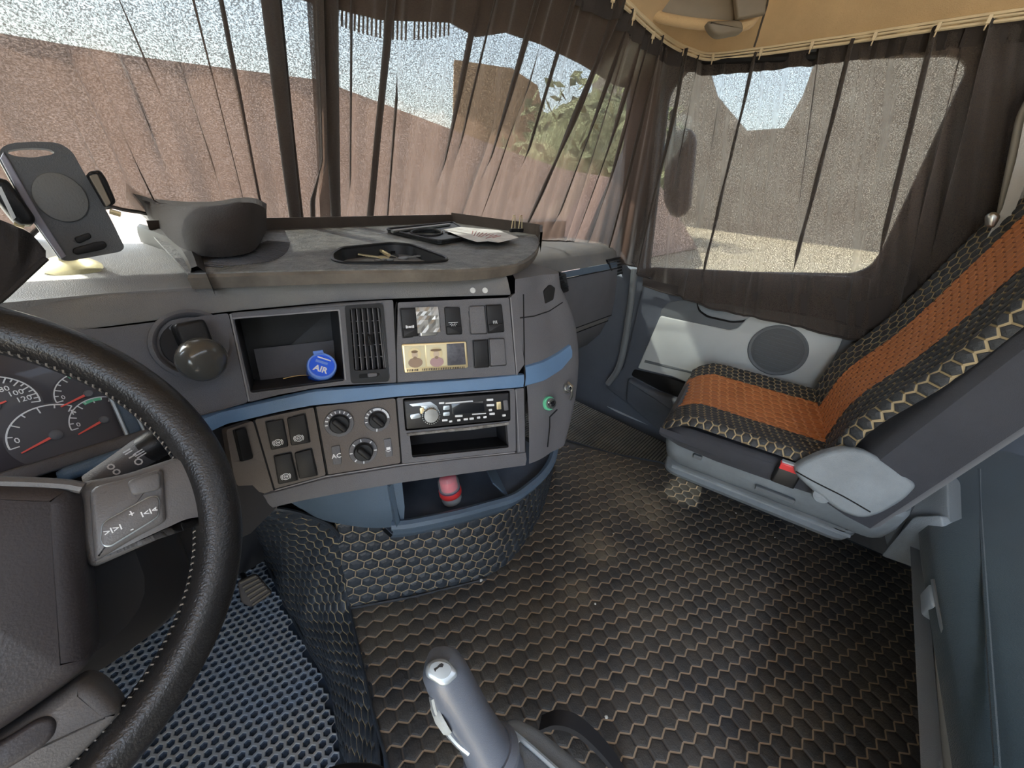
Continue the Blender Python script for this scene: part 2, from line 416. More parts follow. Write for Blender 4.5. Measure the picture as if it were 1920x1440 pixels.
b = MB(); b.loft(band(RPc, [(-.02, .0), (.014, .001), (.016, .006), (.008, .010), (-.02, .009)]), closed=False, cap=False); obj('edge_piping', b, M['cream'], hl, True)
# grey-brown locker recess in the front corner and its lamp
def hlp(x, y, off=0):
    p = on(x, y, (-.78, -.62, .06), -1.66+.06*1.6+off); return p
CN = V((-.78, -.62, .06)).normalized()
b = MB(); lk = [(1180, -60), (1215, 8), (1250, 34), (1310, 42), (1345, 48), (1390, 44), (1400, 20), (1372, -60)]
b.plate(rpoly([hlp(x, y, .05) for x, y in lk], .03), CN, 0, .012, .004); obj('locker_recess', b, M['taupe'], hl, True)
b = MB(); b.tube(catmull([hlp(x, y, .062) for x, y in [(1190, -10), (1225, 26), (1262, 38), (1320, 46), (1395, 48), (1420, 20), (1436, -40)]], 5), .014, 10); obj('locker_rim', b, M['headl'], hl, True)
b = MB(); b.plate(rpoly([hlp(x, y, .075) for x, y in [(1318, 46), (1384, 44), (1388, 66), (1340, 75), (1326, 64)]], .02), CN, 0, .03, .008); obj('lamp_housing', b, M['taupe'], hl, True)
b = MB(); b.plate([hlp(x, y, .09) for x, y in [(1378, 40), (1430, 30), (1436, -40), (1370, -40)]], CN, 0, .02, .006); obj('locker_bracket', b, M['taupe'], hl, True)
b = MB(); b.tube([hlp(x, y, .035) for x, y in [(1414, 88), (1420, 70), (1424, 55), (1438, 10), (1445, -30)]], .003, 6); obj('seam', b, M['brown'], hl)

# rail and hooks
b = MB(); b.plate([V((LW, .845, 1.54)), V((-.10, .845, 1.54)), V((-.10, .912, 1.42)), V((LW, .912, 1.42))], -WN, 0, .012); struct('sun_block_visor', b, M['taupe'])  # unseen visor added to keep the sun off the wheel
rail = thing('curtain_rail', 'slim cream curtain rail curving round the front corner under the tan headliner', 'rail', RP[8])
def offs(P, a, z): return [p+inward(i, P)*a+V((0, 0, z)) for i, p in enumerate(P)]
b = MB(); b.tube(offs(RPc, .016, -.014), .0045, 6); b.tube(offs(RPc, .022, -.006), .003, 6); obj('rail_bar', b, M['cream'], rail, True)
for x, y in [(1150, -4), (1188, 30), (1225, 66), (1283, 99), (1337, 107), (1427, 97), (1522, 85), (1640, 68), (1760, 50), (1855, 36)]:
    p = oz(x, y, RZ-.014); b = MB(); n_ = (EYEP-p).normalized()
    b.box(p+n_*.018, (.005, .004, .009), mi=0, bev=.001); b.tube([p+n_*.018+V((0, 0, -.004)), p+n_*.02+V((0, 0, -.016)), p+n_*.014+V((0, 0, -.02))], .0018, 6)
    obj('hook', b, M['cream'], rail)

# ================================================================== CURTAINS
TOPP = [V((-.75, .83, RZ))]+[V((p.x, p.y, RZ-.02)) for p in RP[1:]]
TOPC = catmull([V((p.x, p.y, 0)) for p in RP], 8)
BOTP = catmull([V(p) for p in [(-.75, 1.13, 0), (-.2, 1.16, 0), (.3, 1.18, 0), (.7, 1.19, 0), (1.05, 1.185, 0), (1.35, 1.13, 0), (1.6, 1.03, 0), (1.735, .88, 0), (1.742, .7, 0), (1.742, .5, 0), (1.742, .2, 0), (1.742, -.1, 0), (1.742, -.4, 0)]], 8)
def resample(P, n):
    L_ = [0]
    for a, c in zip(P, P[1:]): L_.append(L_[-1]+(c-a).length)
    out = []; j = 0
    for i in range(n):
        s_ = L_[-1]*i/(n-1)
        while j < len(P)-2 and L_[j+1] < s_: j += 1
        t = (s_-L_[j])/max(1e-9, L_[j+1]-L_[j]); out.append(P[j].lerp(P[j+1], min(1, t)))
    return out, L_[-1]
TOPR, TL = resample(TOPC, 400); BOTR, BL = resample(BOTP, 400)
# pair the two by corner: warp the parameter so that corners match
def cornerfrac(P):
    for i, p in enumerate(P):
        if p.y < .78 and p.x > 1.5: return i/(len(P)-1)
    return .6
tc_, bc_ = cornerfrac(TOPR), cornerfrac(BOTR)
def pick(P, t):
    f = max(0, min(1, t))*(len(P)-1); i = min(int(f), len(P)-2); return P[i].lerp(P[i+1], f-i)
def base(s_, z):
    """s in 0..1 (corner at .62), z height"""
    tt = s_/.62*tc_ if s_ < .62 else tc_+(s_-.62)/.38*(1-tc_)
    tb = s_/.62*bc_ if s_ < .62 else bc_+(s_-.62)/.38*(1-bc_)
    a = pick(TOPR, tt); c = pick(BOTR, tb); k = (RZ-.02-z)/(RZ-.02-.93)
    p = a.lerp(c, k); return V((p.x, p.y, z))
def s_at(px, z=1.2):
    tab = []
    for i in range(401):
        p = base(i/400, z); q = p-EYEP
        if q.dot(fw) > .05: tab.append((proj(p)[0], i/400))
    tab.sort(); return lerpk(tab, px)
def curtain(name, label, s0, s1, folds, zbot, mt, ph, ztop=RZ-.02, wav=.006, n=520, off=0, hem=.0):
    b = MB(); m_ = 46; rows = []
    rnd = random.Random(ph)
    wv = [(rnd.uniform(30, 60), rnd.uniform(0, 6), rnd.uniform(.4, 1)) for _ in range(3)]+[(rnd.uniform(100, 180), rnd.uniform(0, 6), rnd.uniform(.3, .6)) for _ in range(3)]
    for j in range(m_+1):
        t = j/m_; row = []
        for i in range(n+1):
            s_ = s0+(s1-s0)*i/n; zb = zbot(s_); z = ztop+(zb-ztop)*t
            p = base(s_, z); q = base(min(1, s_+.004), z); r_ = base(max(0, s_-.004), z)
            tg = (q-r_).normalized(); nn = V((tg.y, -tg.x, 0)).normalized()   # towards the cab
            if nn.dot(EYEP-p) < 0: nn = -nn
            d = 0; sh = 0
            sw = s_*(TL+BL)/2
            for f_, a_, am in wv: d += wav*am*math.sin(f_*sw+a_+1.2*math.sin(2.2*t+a_))
            for fs, amp, wd, t0, t1, dr in folds:
                c = fs+dr*(t-.5); e = 0
                if t0-.15 < t < t1+.15: e = min(1, max(0, (t-t0+.15)/.15))*min(1, max(0, (t1+.15-t)/.15))
                x = (s_-c)/(wd*1.3)
                if abs(x) < 4:
                    gs = math.exp(-x*x); d += amp*e*gs; sh += -amp*.62*e*x*gs*1.6
            row.append(p+nn*(d+off)+tg*sh+V((0, 0, .0)))
        rows.append(row)
    for r_ in rows: b.v += r_
    for j in range(m_):
        for i in range(n):
            b.f.append([j*(n+1)+i, j*(n+1)+i+1, (j+1)*(n+1)+i+1, (j+1)*(n+1)+i]); b.m.append(0)
    root = thing(name, label, 'curtain', rows[0][n//2])
    obj('fabric', b, mt, root, True)
    e = MB(); e.tube(rows[-1][::4], .004, 6); obj('hem', e, M['hem'], root, True)
    e = MB(); e.loft([[p+V((0, 0, .012)) for p in rows[0][::4]], [p for p in rows[0][::4]], [p+V((0, 0, -.02)) for p in rows[1][::4]]], closed=False, cap=False); obj('header_tape', e, M['hem'], root, True)
    return root
def F(px, amp, wpx, t0=0, t1=1, dpx=0, z=1.2):
    s_ = s_at(px, z); return (s_, amp, abs(s_at(px+wpx, z)-s_), t0, t1, s_at(px+dpx, z)-s_)
def zb_main(s_):
    x = base(s_, .9).x; return lerpk([(-1, .955), (1.0, .955), (1.06, .94), (1.12, .862), (1.6, .862), (1.70, .80), (1.742, .78)], x)
fold = [F(612, .05, 7), F(705, .032, 6, 0, 1, -30), F(735, .02, 6, .5, 1), F(650, .014, 5, .2, .8), F(838, .022, 5, 0, .7, -20), F(864, .018, 4, 0, .6, -20), F(918, .035, 6, 0, .62, -20), F(905, .02, 5, .5, 1, -30),
        F(947, .02, 5, .3, 1, -40), F(985, .026, 4, 0, .5), F(1038, .042, 6, 0, 1, -40), F(1083, .03, 5, 0, .8, -20), F(1128, .022, 4, 0, 1, -20), F(1150, .022, 4, 0, 1, -20), F(1180, .03, 4, 0, 1, -10), F(780, .008, 6, .1, .7), F(1105, .012, 4)]
curtain('curtain', 'brown pleated curtain drawn across the windshield behind the dash table', s_at(588), s_at(1222, 1.1), fold, zb_main, M['curt'], 3, n=620)
def px_of(s_, z): return proj(base(s_, z))[0]
def zb_left(s_):
    # hem lifted on the left: height taken so that it clears the lower glass
    px = px_of(s_, 1.0)
    return lerpk([(-900, .90), (-120, .90), (0, .930), (60, .965), (95, .985), (200, .995), (245, .985), (300, .965), (340, .955), (400, .955), (480, .955), (620, .955)], px)
fold = [F(505, .045, 6, 0, 1, 10), F(525, .02, 5, 0, 1, 10), F(585, .05, 16, 0, .75, -10), F(560, .03, 8, .1, 1, -10), F(395, .014, 10, .2, 1, 30), F(270, .03, 22, 0, .6, 120), F(330, .012, 9, .0, .8, 60), F(120, .02, 26, .2, .8, 60), F(220, .03, 24, .0, .7, 90), F(60, .02, 26, 0, .9, 60), F(440, .02, 10, .2, 1, 20), F(170, .018, 14, .4, 1, 60)]
curtain('curtain', 'brown sheer curtain with a lifted hem at the left, behind the phone holder', s_at(-60, 1.0), s_at(622), fold, zb_left, M['curt'], 11, n=520, off=.015, wav=.008)
# sagging lower pocket of the left curtain
b = MB(); rows = []
pk = [(236, 372, 352), (262, 400, 372), (300, 432, 383), (335, 462, 387), (370, 478, 388), (410, 482, 386), (450, 478, 380), (480, 466, 382), (500, 432, 392)]
PKN = V((0, .9, .2)); 
for j in range(11):
    row = []
    for x, yb, yt in pk:
        t = max(0, j-1)/9; B = oz(x, yb, .962); A = on(x, yt, (0, 1, 0), min(1.1, B.y+.07)); p = A.lerp(B, t)
        if j == 0: row.append(on(x, yt-10, (0, 1, 0), 1.13)); continue
        row.append(p+(EYEP-p).normalized()*(.05*math.sin(t*PI)*math.sin(min(1, max(0, (x-236)/261))*PI)))
    rows.append(catmull(row, 4))
b.loft(rows, closed=False, cap=False)
ob = tag(obj('curtain_hem', b, M['hem'], None, True), 'opaque sagging brown hem pocket hanging over the left end of the dash table', 'curtain')
b = MB(); rws = []
for t in [k/10 for k in range(11)]:
    rws.append(catmull([on(x, yt+(yb-yt)*t, (0, 1, .25), .70+.25*.93+.012*math.sin(k_*2.1+t*2)*(1-t)) for k_, (x, yt, yb) in enumerate([(-160, 380, 690), (-110, 385, 640), (-60, 395, 606), (-20, 405, 578), (8, 415, 556), (34, 426, 532), (60, 440, 508), (86, 470, 484)])], 4))
b.loft(rws, closed=False, cap=False); b.tube(rws[-1], .003, 6)
tag(obj('curtain_drape', b, M['hem'], None, True), 'dark loose curtain end draped down below the phone holder at the left edge', 'curtain')
def zb_side(s_):
    px = proj(base(s_, .72))[0]
    return lerpk([(1180, .80), (1205, .755), (1250, .72), (1330, .695), (1400, .70), (1500, .705), (1580, .70), (1640, .715), (1700, .75), (1900, .9)], px)
fold = [F(1232, .036, 6, 0, 1, -20, 1.1), F(1262, .02, 5, 0, .6, -30, 1.1), F(1362, .03, 5, 0, .8, -70, 1.2), F(1325, .018, 6, 0, 1, -40, 1.2), F(1530, .034, 7, 0, .7, -80, 1.2), F(1505, .014, 5, 0, .5, -20, 1.2), F(1680, .03, 6, 0, .6, -70, 1.2), F(1740, .018, 8, 0, .8, -60, 1.2), F(1640, .012, 8, 0, .8, -60, 1.2), F(1780, .02, 10, 0, 1, -60, 1.2), F(1440, .012, 6, .2, 1, -40, 1.2)]
curtain('curtain', 'brown sheer curtain over the passenger door window with its hem hanging on the door', s_at(1205, 1.1), s_at(1895, 1.2), fold, zb_side, M['curt2'], 23, n=560, wav=.005)
# dark lining that backs the lower hem of the side curtain
b = MB(); up_ = []; lo_ = []
for px, yt, yb in [(1205, 520, 532), (1250, 532, 547), (1300, 540, 556), (1380, 546, 568), (1460, 550, 580), (1540, 552, 592), (1600, 566, 608), (1640, 560, 612), (1690, 545, 590), (1720, 500, 560)]:
    up_.append(on(px, yt, (1, 0, 0), 1.732)); lo_.append(on(px, yb+3, (1, 0, 0), 1.732))
up_ = catmull(up_, 4); lo_ = catmull(lo_, 4); b.loft([up_, lo_], closed=False, cap=False); b.tube(lo_, .003, 6)
ob = tag(obj('curtain_lining', b, M['hem'], None, True), 'dark opaque lower border of the side curtain above the door speaker', 'curtain')
# door mirror outside
b = MB(); mp_ = [(1248, 255), (1285, 240), (1300, 262), (1288, 395), (1262, 410), (1244, 380)]
mm = thing('door_mirror', 'dark exterior door mirror behind the side curtain near the front corner', 'mirror', on(1265, 320, (1, 0, 0), 2.1))
b.plate(rpoly([on(x, y, (1, 0, 0), 2.1) for x, y in mp_], .03), (-.8, -.6, 0), 0, .08, .02); obj('housing', b, M['black'], mm, True)
b = MB(); b.tube([on(1240, 300, (1, 0, 0), 1.9), on(1262, 250, (1, 0, 0), 2.1), on(1262, 210, (1, 0, 0), 2.0)], .015, 8); obj('bracket', b, M['black'], mm, True)

#@@PART2
# ================================================================== DASHBOARD
cols_T = [V((-.62, .70, .90)), V((-.30, .70, .90)), oz(200, 613, .90), oz(430, 586, .90), oz(640, 567, .90), oz(738, 562, .90), oz(850, 558, .90), oz(955, 556, .90), oz(1012, 545, .90), oz(1046, 535, .90)]
cols_B = [V((-.62, .65, .76)), V((-.30, .66, .76)), oz(330, 815, .76), oz(466, 765, .76), oz(650, 735, .76), oz(742, 722, .76), oz(858, 712, .76), oz(975, 702, .76), oz(1040, 680, .76), oz(1080, 645, .76)]
cols_L = [V((-.62, .62, .59)), V((-.30, .62, .59)), oz(440, 962, .59), oz(522, 952, .59), oz(662, 925, .59), oz(768, 906, .59), oz(876, 890, .59), oz(983, 872, .59), oz(1030, 850, .59), oz(1054, 820, .59)]
def ext(c, d): return c+[c[-1]+V(d)]
cols_T = ext(cols_T, (.03, .22, 0)); cols_B = ext(cols_B, (.0, .22, 0)); cols_L = ext(cols_L, (.02, .2, 0))
cT, cB, cL = (catmull(c, 8) for c in (cols_T, cols_B, cols_L))
cL2 = [p+V((0, .03, 0))+V((0, 0, -.05)) for p in cL]
NV = 14
def quad(a, b_, c, t):   # through three heights .90 .76 .59 (t 0..1)
    z = .90-.31*t; x = (z-.90)/(.76-.90)
    l0 = (z-.76)*(z-.59)/((.90-.76)*(.90-.59)); l1 = (z-.90)*(z-.59)/((.76-.90)*(.76-.59)); l2 = (z-.90)*(z-.76)/((.59-.90)*(.59-.76))
    p = a*l0+b_*l1+c*l2; p.z = z; return p
FG = [[quad(cT[i], cB[i], cL[i], j/NV) for i in range(len(cT))] for j in range(NV+1)]
# extend the raycast surface a bit above and below
FGx = [[p+(p-FG[1][i])*1.2 for i, p in enumerate(FG[0])]]+FG+[[p+(p-FG[-2][i])*1.2 for i, p in enumerate(FG[-1])]]
vv = [p for r_ in FGx for p in r_]; W_ = len(cT)
ff = [(j*W_+i, j*W_+i+1, (j+1)*W_+i+1, (j+1)*W_+i) for j in range(len(FGx)-1) for i in range(W_-1)]
FB = BVHTree.FromPolygons(vv, ff)
def fh(px, py):
    """point and outward normal of the fascia under a given sight line"""
    h = FB.ray_cast(EYEP, ray(px, py).normalized())
    if h[0] is None:
        h = FB.find_nearest(EYEP+ray(px, py).normalized()*.75)
    n = h[1]; n = -n if n.dot(EYEP-h[0]) < 0 else n
    return h[0], n
def F3(pts, step=None):
    return [fh(*p)[0] for p in (dens2(pts, step) if step else pts)]
def dens2(pts, step):
    out = []; k = len(pts)
    for i in range(k):
        a, c = pts[i], pts[(i+1)%k]; L_ = math.hypot(c[0]-a[0], c[1]-a[1]); m_ = max(1, int(L_/step))
        out += [(a[0]+(c[0]-a[0])*q/m_, a[1]+(c[1]-a[1])*q/m_) for q in range(m_)]
    return out
def frm(px, py):
    p, n = fh(px, py); u = V((0, 0, 1)).cross(n).normalized(); v = n.cross(u).normalized(); return p, u, v, n
def cen(pts): return (sum(p[0] for p in pts)/len(pts), sum(p[1] for p in pts)/len(pts))
dash = thing('dashboard', 'dark grey truck dashboard with blue trim stripe, switches, radio and climate knobs', 'dashboard', (.35, .7, .6))
def fpanel(name, outer, mt, holes=(), t0=-.012, t1=.0, r=.004, parent=dash, hr=.004):
    n = fh(*cen(outer))[1]; b = MB()
    O = rpoly(F3(outer), r) if r else F3(outer)
    O = dens(O, .02)
    b.frame(O, [rpoly(F3(h), hr) for h in holes], n, t0, t1); return obj(name, b, mt, parent, 30)
def fplate(name, pts, mt, t0=0, t1=.004, bev=.001, r=.003, parent=dash, tilt=0):
    p, u, v, n = frm(*cen(pts)); P = F3(pts); c = sum(P, V())/len(P)
    P = [q-n*((q-c).dot(n)) for q in P]
    b = MB(); b.plate(rpoly(P, r), n, t0, t1, bev); return obj(name, b, mt, parent, 30)
def recess(name, pts, depth, mt, parent=dash, r=.004, lean=(0, 0, 0)):
    """open box let into the fascia"""
    n = fh(*cen(pts))[1]; P = rpoly(F3(pts), r); c = sum(P, V())/len(P)
    back = [p-n*depth+V(lean) for p in P]
    b = MB(); b.loft([[p-n*.002 for p in P], back], cap=False); b.f.append([len(P)+i for i in range(len(P))]); b.m.append(0)
    return obj(name, b, mt, parent)
# hidden carcass right behind the panels
b = MB(); inn = [[p+V((0, .13, 0)) for p in r_] for r_ in FG[::2]]
b.loft(inn, closed=False, cap=False); obj('inner_frame', b, M['dark'], dash)
# upper crown between panels and table
top_l = oz(-260, 590, .93), oz(0, 572, .93), oz(180, 560, .93), oz(335, 547, .93), oz(500, 533, .93), oz(700, 524, .93), oz(850, 520, .93), oz(950, 519, .93)
topc = catmull([V((-.62, .73, .93))]+list(top_l), 6)
botc = [fh(x, y)[0] for x, y in dens2([(-150, 640), (60, 628), (200, 613), (430, 586), (640, 567), (738, 561), (955, 555)], 30)[:-32]] if False else None
bp_ = catmull([V((-.62, .70, .898)), V((-.30, .70, .898)), oz(200, 612, .899), oz(430, 584, .899), oz(640, 565, .899), oz(738, 560, .899), oz(850, 556, .899), oz(957, 553, .899)], 7)
def rs(P, n): return resample(P, n)[0]
A_, B_ = rs(topc, 40), rs(bp_, 40)
b = MB(); b.loft([[p+V((0, .3, .006)) for p in A_], [p+V((0, .01, .004)) for p in A_], A_, [p.lerp(q, .12)+V((0, -.001, 0)) for p, q in zip(A_, B_)], [p.lerp(q, .9)+V((0, -.0015, 0)) for p, q in zip(A_, B_)], B_, [q+V((0, .02, 0)) for q in B_]], closed=False, cap=False)
obj('crown', b, M['dashl'], dash, True)
b = MB(); b.plate([V((-.76, .74, .93)), oz(200, 556, .93), oz(700, 522, .93), V((.62, .60, .93)), V((.92, .75, .93)), V((1.03, 1.20, .93)), V((-.76, 1.25, .93))], (0, 0, 1), -.03, .004); obj('top_cover', b, M['dashl'], dash)
# --- panels
fpanel('left_panel', [(-260, 640), (200, 615), (428, 587), (465, 754), (409, 771), (290, 800), (180, 640), (-260, 660)], M['dash'])
obj_b = [(438, 597), (634, 582), (644, 707), (646, 715), (470, 737)]
fpanel('bin_panel', [(430, 587), (640, 567), (737, 562), (744, 717), (640, 722), (587, 728), (520, 741), (467, 754)], M['dash'], [[(438, 598), (634, 582), (646, 714), (470, 737)], [(652, 573), (712, 571), (724, 712), (662, 716)]])
recess('storage_bin', [(438, 598), (634, 582), (646, 714), (470, 737)], .11, M['black'])
b = MB(); P = F3([(470, 737), (646, 714)]); n_ = fh(560, 660)[1]
b.plate([P[0]-n_*.004, P[1]-n_*.004, P[1]-n_*.105, P[0]-n_*.105], (0, 0, 1), 0, .003); obj('bin_floor', b, M['matte'], dash)
b = MB(); P = F3([(470, 690), (640, 668)]); b.plate([P[0]-n_*.108+V((0, 0, .02)), P[1]-n_*.108+V((0, 0, .02)), P[1]-n_*.085-V((0, 0, .05)), P[0]-n_*.085-V((0, 0, .05))], n_, 0, .002); obj('bin_back_step', b, M['dash'], dash)
fpanel('switch_panel', [(746, 567), (954, 558), (967, 703), (743, 717)], M['dash'], r=.003)
fpanel('side_column', [(957, 556), (968, 548), (982, 683), (969, 702)], M['dash'], r=.002, t1=.002)
fpanel('lower_left_panel', [(424, 806), (474, 789), (514, 918), (520, 955), (476, 960), (440, 900)], M['dash2'], [[(437, 806), (458, 801), (472, 858), (450, 864)]])
fpanel('brake_switch_panel', [(477, 787), (588, 764), (611, 891), (513, 917)], M['dash2'])
fpanel('climate_panel', [(591, 763), (741, 747), (751, 868), (614, 890)], M['dash2'])
fpanel('radio_panel', [(744, 746), (965, 729), (967, 846), (753, 869)], M['dash'], [[(768, 815), (950, 795), (954, 839), (773, 858)], [(755, 747), (956, 732), (957, 789), (760, 808)]], t1=.001)
fpanel('side_column', [(967, 729), (981, 727), (985, 862), (970, 866)], M['dash'], r=.002, t1=.002)
# --- blue stripe
st = [(-200, 980), (60, 905), (330, 816), (409, 771), (475, 756), (587, 731), (740, 719), (860, 711), (968, 704), (981, 685), (1017, 675), (1057, 653), (1076, 636), (1083, 655), (1076, 667), (1053, 694), (1017, 718), (979, 727), (859, 737), (740, 745), (662, 754), (587, 762), (531, 772), (424, 797), (335, 842), (100, 930), (-200, 1010)]
st = [(350, 800)]+st[3:-3]+[(362, 826)]
def strip(name, top, bot, mt, off, parent=dash, thick=.006, n=40):
    def rr(P):
        L_ = [0]
        for a, c in zip(P, P[1:]): L_.append(L_[-1]+math.hypot(c[0]-a[0], c[1]-a[1]))
        out = []
        for i in range(n):
            s_ = L_[-1]*i/(n-1); j = 0
            while j < len(P)-2 and L_[j+1] < s_: j += 1
            t = (s_-L_[j])/max(1e-6, L_[j+1]-L_[j]); out.append((P[j][0]+(P[j+1][0]-P[j][0])*t, P[j][1]+(P[j+1][1]-P[j][1])*t))
        return out
    a, c = rr(top), rr(bot); r1, r2, r3, r4, r0, r5 = [], [], [], [], [], []
    for p, q in zip(a, c):
        A, n1 = fh(*p); B, n2 = fh(*q); nn = (n1+n2).normalized()
        r0.append(A-nn*.01); r1.append(A+nn*(off-.002)); r2.append(A.lerp(B, .1)+nn*(off+thick*.6)); r3.append(A.lerp(B, .5)+nn*(off+thick)); r4.append(A.lerp(B, .9)+nn*(off+thick*.6)); r5.append(B-nn*.01)
    b = MB(); b.loft([r0, r1, r2, r3, r4, r5], closed=False, cap=False); return obj(name, b, mt, parent, True)
strip('blue_stripe', [(330, 800), (409, 771), (475, 756), (587, 731), (740, 719), (860, 711), (981, 700)], [(350, 832), (424, 797), (531, 772), (587, 762), (662, 755), (740, 746), (859, 737), (979, 728)], M['blue'], 0)
strip('blue_stripe', [(983, 685), (1017, 675), (1045, 660), (1066, 645)], [(982, 727), (1017, 718), (1050, 697), (1070, 672)], M['blue'], .001, n=12)
# --- bottom lip
strip('bottom_lip', [(476, 925), (514, 918), (611, 892), (752, 870), (860, 857), (967, 847), (984, 845)], [(478, 962), (520, 950), (565, 940), (662, 922), (752, 907), (870, 890), (983, 874)], M['dash'], -.001, thick=.010)
# --- rounded right end
def end_piece(name, z0, z1, mt, off=0):
    i0 = 8*7+1; rows = []
    for z in [z0+(z1-z0)*k/6 for k in range(7)]:
        t = (.90-z)/.31; rows.append([quad(cT[i], cB[i], cL[i], t) for i in range(i0, W_)])
    b = MB(); b.loft(rows, closed=False, cap=False); return obj(name, b, mt, dash, True)
end_piece('end_cheek', .897, .80, M['dash']); end_piece('end_cheek', .80, .59, M['dash'])
# top shoulder of the right end, rising to the table
sh0 = [quad(cT[i], cB[i], cL[i], .01) for i in range(8*7+1, W_)]
c_ = sum(sh0, V())/len(sh0)
b = MB(); b.loft([[q for q in sh0], [q.lerp(V((q.x, q.y, 0))+V((0, 0, .93)), 1).lerp(c_+V((0, .1, .03)), .07) for q in sh0], [q.lerp(c_+V((.02, .12, .0)), .3)+V((0, 0, .035)) for q in sh0], [q.lerp(c_+V((.02, .12, .0)), .8)+V((0, 0, .04)) for q in sh0]], closed=False, cap=False); obj('end_shoulder', b, M['dash'], dash, True)
# grab recess, crease, sockets on the right end
fplate('grab_recess', [(1018, 545), (1030, 533), (1040, 540), (1036, 562), (1022, 570)], M['dark'], -.001, .003, r=.004)
b = MB(); b.tube([fh(x, y)[0]+fh(x, y)[1]*.001 for x, y in [(975, 596), (1000, 593), (1030, 583), (1054, 567)]], .0012, 5); obj('crease', b, M['dark'], dash)
b = MB(); b.tube([fh(x, y)[0]+fh(x, y)[1]*.001 for x, y in [(1026, 838), (1030, 800), (1030, 782), (1044, 768)]], .0015, 5); obj('hatch_seam', b, M['dark'], dash)
def socket(px, py, r_, ring, lab=None):
    p, u, v, n = frm(px, py); n = (n*.75+(EYEP-p).normalized()*.25).normalized()
    b = MB(); b.lathe(p, n, [(r_*1.15, -.004), (r_*1.15, .006), (r_*1.05, .008), (r_*.9, .008), (r_*.88, .001)], 24, mis=[0, 0, 0, 0, 0]); s_ = obj('socket', b, ring, dash, True)
    b = MB(); b.lathe(p, n, [(r_*.85, 0), (r_*.85, .014), (r_*.7, .017), (r_*.45, .017), (r_*.4, .006)], 20); obj('socket_core', b, M['chrome'], s_, True)
    b = MB(); b.lathe(p, n, [(r_*.42, .0), (r_*.4, .016)], 14); b.box(p+n*.018, (r_*.5, .0012, .002), (u, v, n)); obj('contact', b, M['black'], s_, True); return s_
s_ = socket(1027, 756, .013, M['green']); tag(s_, 'lighter socket with green ring'); socket(1061, 728, .010, M['steel'])
b = MB(); p, u, v, n = frm(1060, 728); b.tube([p+n*.01+v*.014, p+n*.02+v*.004, p+n*.015-v*.016, p+n*.008-v*.026], .003, 6); obj('socket_lid', b, M['steel'], dash, True)

def edge_line(name, pts, r_=.0013, mt='edge', closed=False):
    P = []
    for x, y in (dens2(pts, 12) if closed else [(a[0]+(c[0]-a[0])*q/6, a[1]+(c[1]-a[1])*q/6) for a, c in zip(pts, pts[1:]) for q in range(6)]+[pts[-1]]):
        p, n = fh(x, y); P.append(p+n*.0008)
    b = MB(); b.tube(P, r_, 6, closed=closed); return obj(name, b, M[mt], dash, True)
edge_line('edge_highlight', [(957, 558), (969, 703)]); edge_line('edge_highlight', [(432, 589), (467, 752)]); edge_line('edge_highlight', [(436, 597), (636, 581)]); edge_line('edge_highlight', [(636, 582), (648, 712)])  # pale tubes painted as highlights on the panel edges
edge_line('edge_highlight', [(967, 730), (973, 846)]); edge_line('edge_highlight', [(516, 919), (611, 893), (752, 871), (965, 848)]); edge_line('panel_gap', [(744, 566), (741, 580), (744, 718)], .0012, 'dark'); edge_line('panel_gap', [(591, 763), (614, 890)], .0013, 'dark'); edge_line('panel_gap', [(743, 747), (753, 869)], .0013, 'dark'); edge_line('panel_gap', [(476, 788), (514, 918)], .0013, 'dark'); edge_line('panel_gap', [(981, 552), (983, 700), (984, 862)], .0014, 'dark')
# --- air vent
vent = fpanel('air_vent', [(646, 572), (717, 569), (729, 715), (658, 719)], M['switch'], [[(655, 579), (712, 577), (724, 691), (664, 695)]], t0=-.004, t1=.005, r=.006)
recess('vent_duct', [(654, 578), (713, 576), (725, 693), (663, 697)], .06, M['dark'], vent)
for k in range(6):
    t = (k+.35)/5.7; P = F3([(655+57*t, 579-2*t), (664+60*t, 695-4*t)]); n = fh(690, 640)[1]; u = V((0, 0, 1)).cross(n).normalized()
    b = MB(); d = (u*.45-n*.9).normalized(); b.plate([P[0]-n*.002, P[1]-n*.002, P[1]-n*.002+d*.013, P[0]-n*.002+d*.013], d.cross(P[0]-P[1]), -.0007, .0009); obj('vent_slat', b, M['dash'], vent)
for k in range(4):
    t = (k+1)/5; P = F3([(657+9*t, 580+115*t), (711+12*t, 578+114*t)]); b = MB(); b.tube([P[0]-n*.014, P[1]-n*.014], .0010, 4); obj('vent_crossbar', b, M['dash'], vent)
fplate('vent_tab', [(688, 628), (696, 627), (698, 646), (690, 647)], M['switch'], 0, .008, .002, .001, vent)
fplate('vent_slider_slot', [(672, 701), (711, 698), (712, 706), (673, 709)], M['dark'], .004, .0056, .0003, .003, vent)
fplate('vent_slider', [(688, 699), (706, 698), (706, 705), (689, 707)], M['dash'], .005, .009, .002, .002, vent)

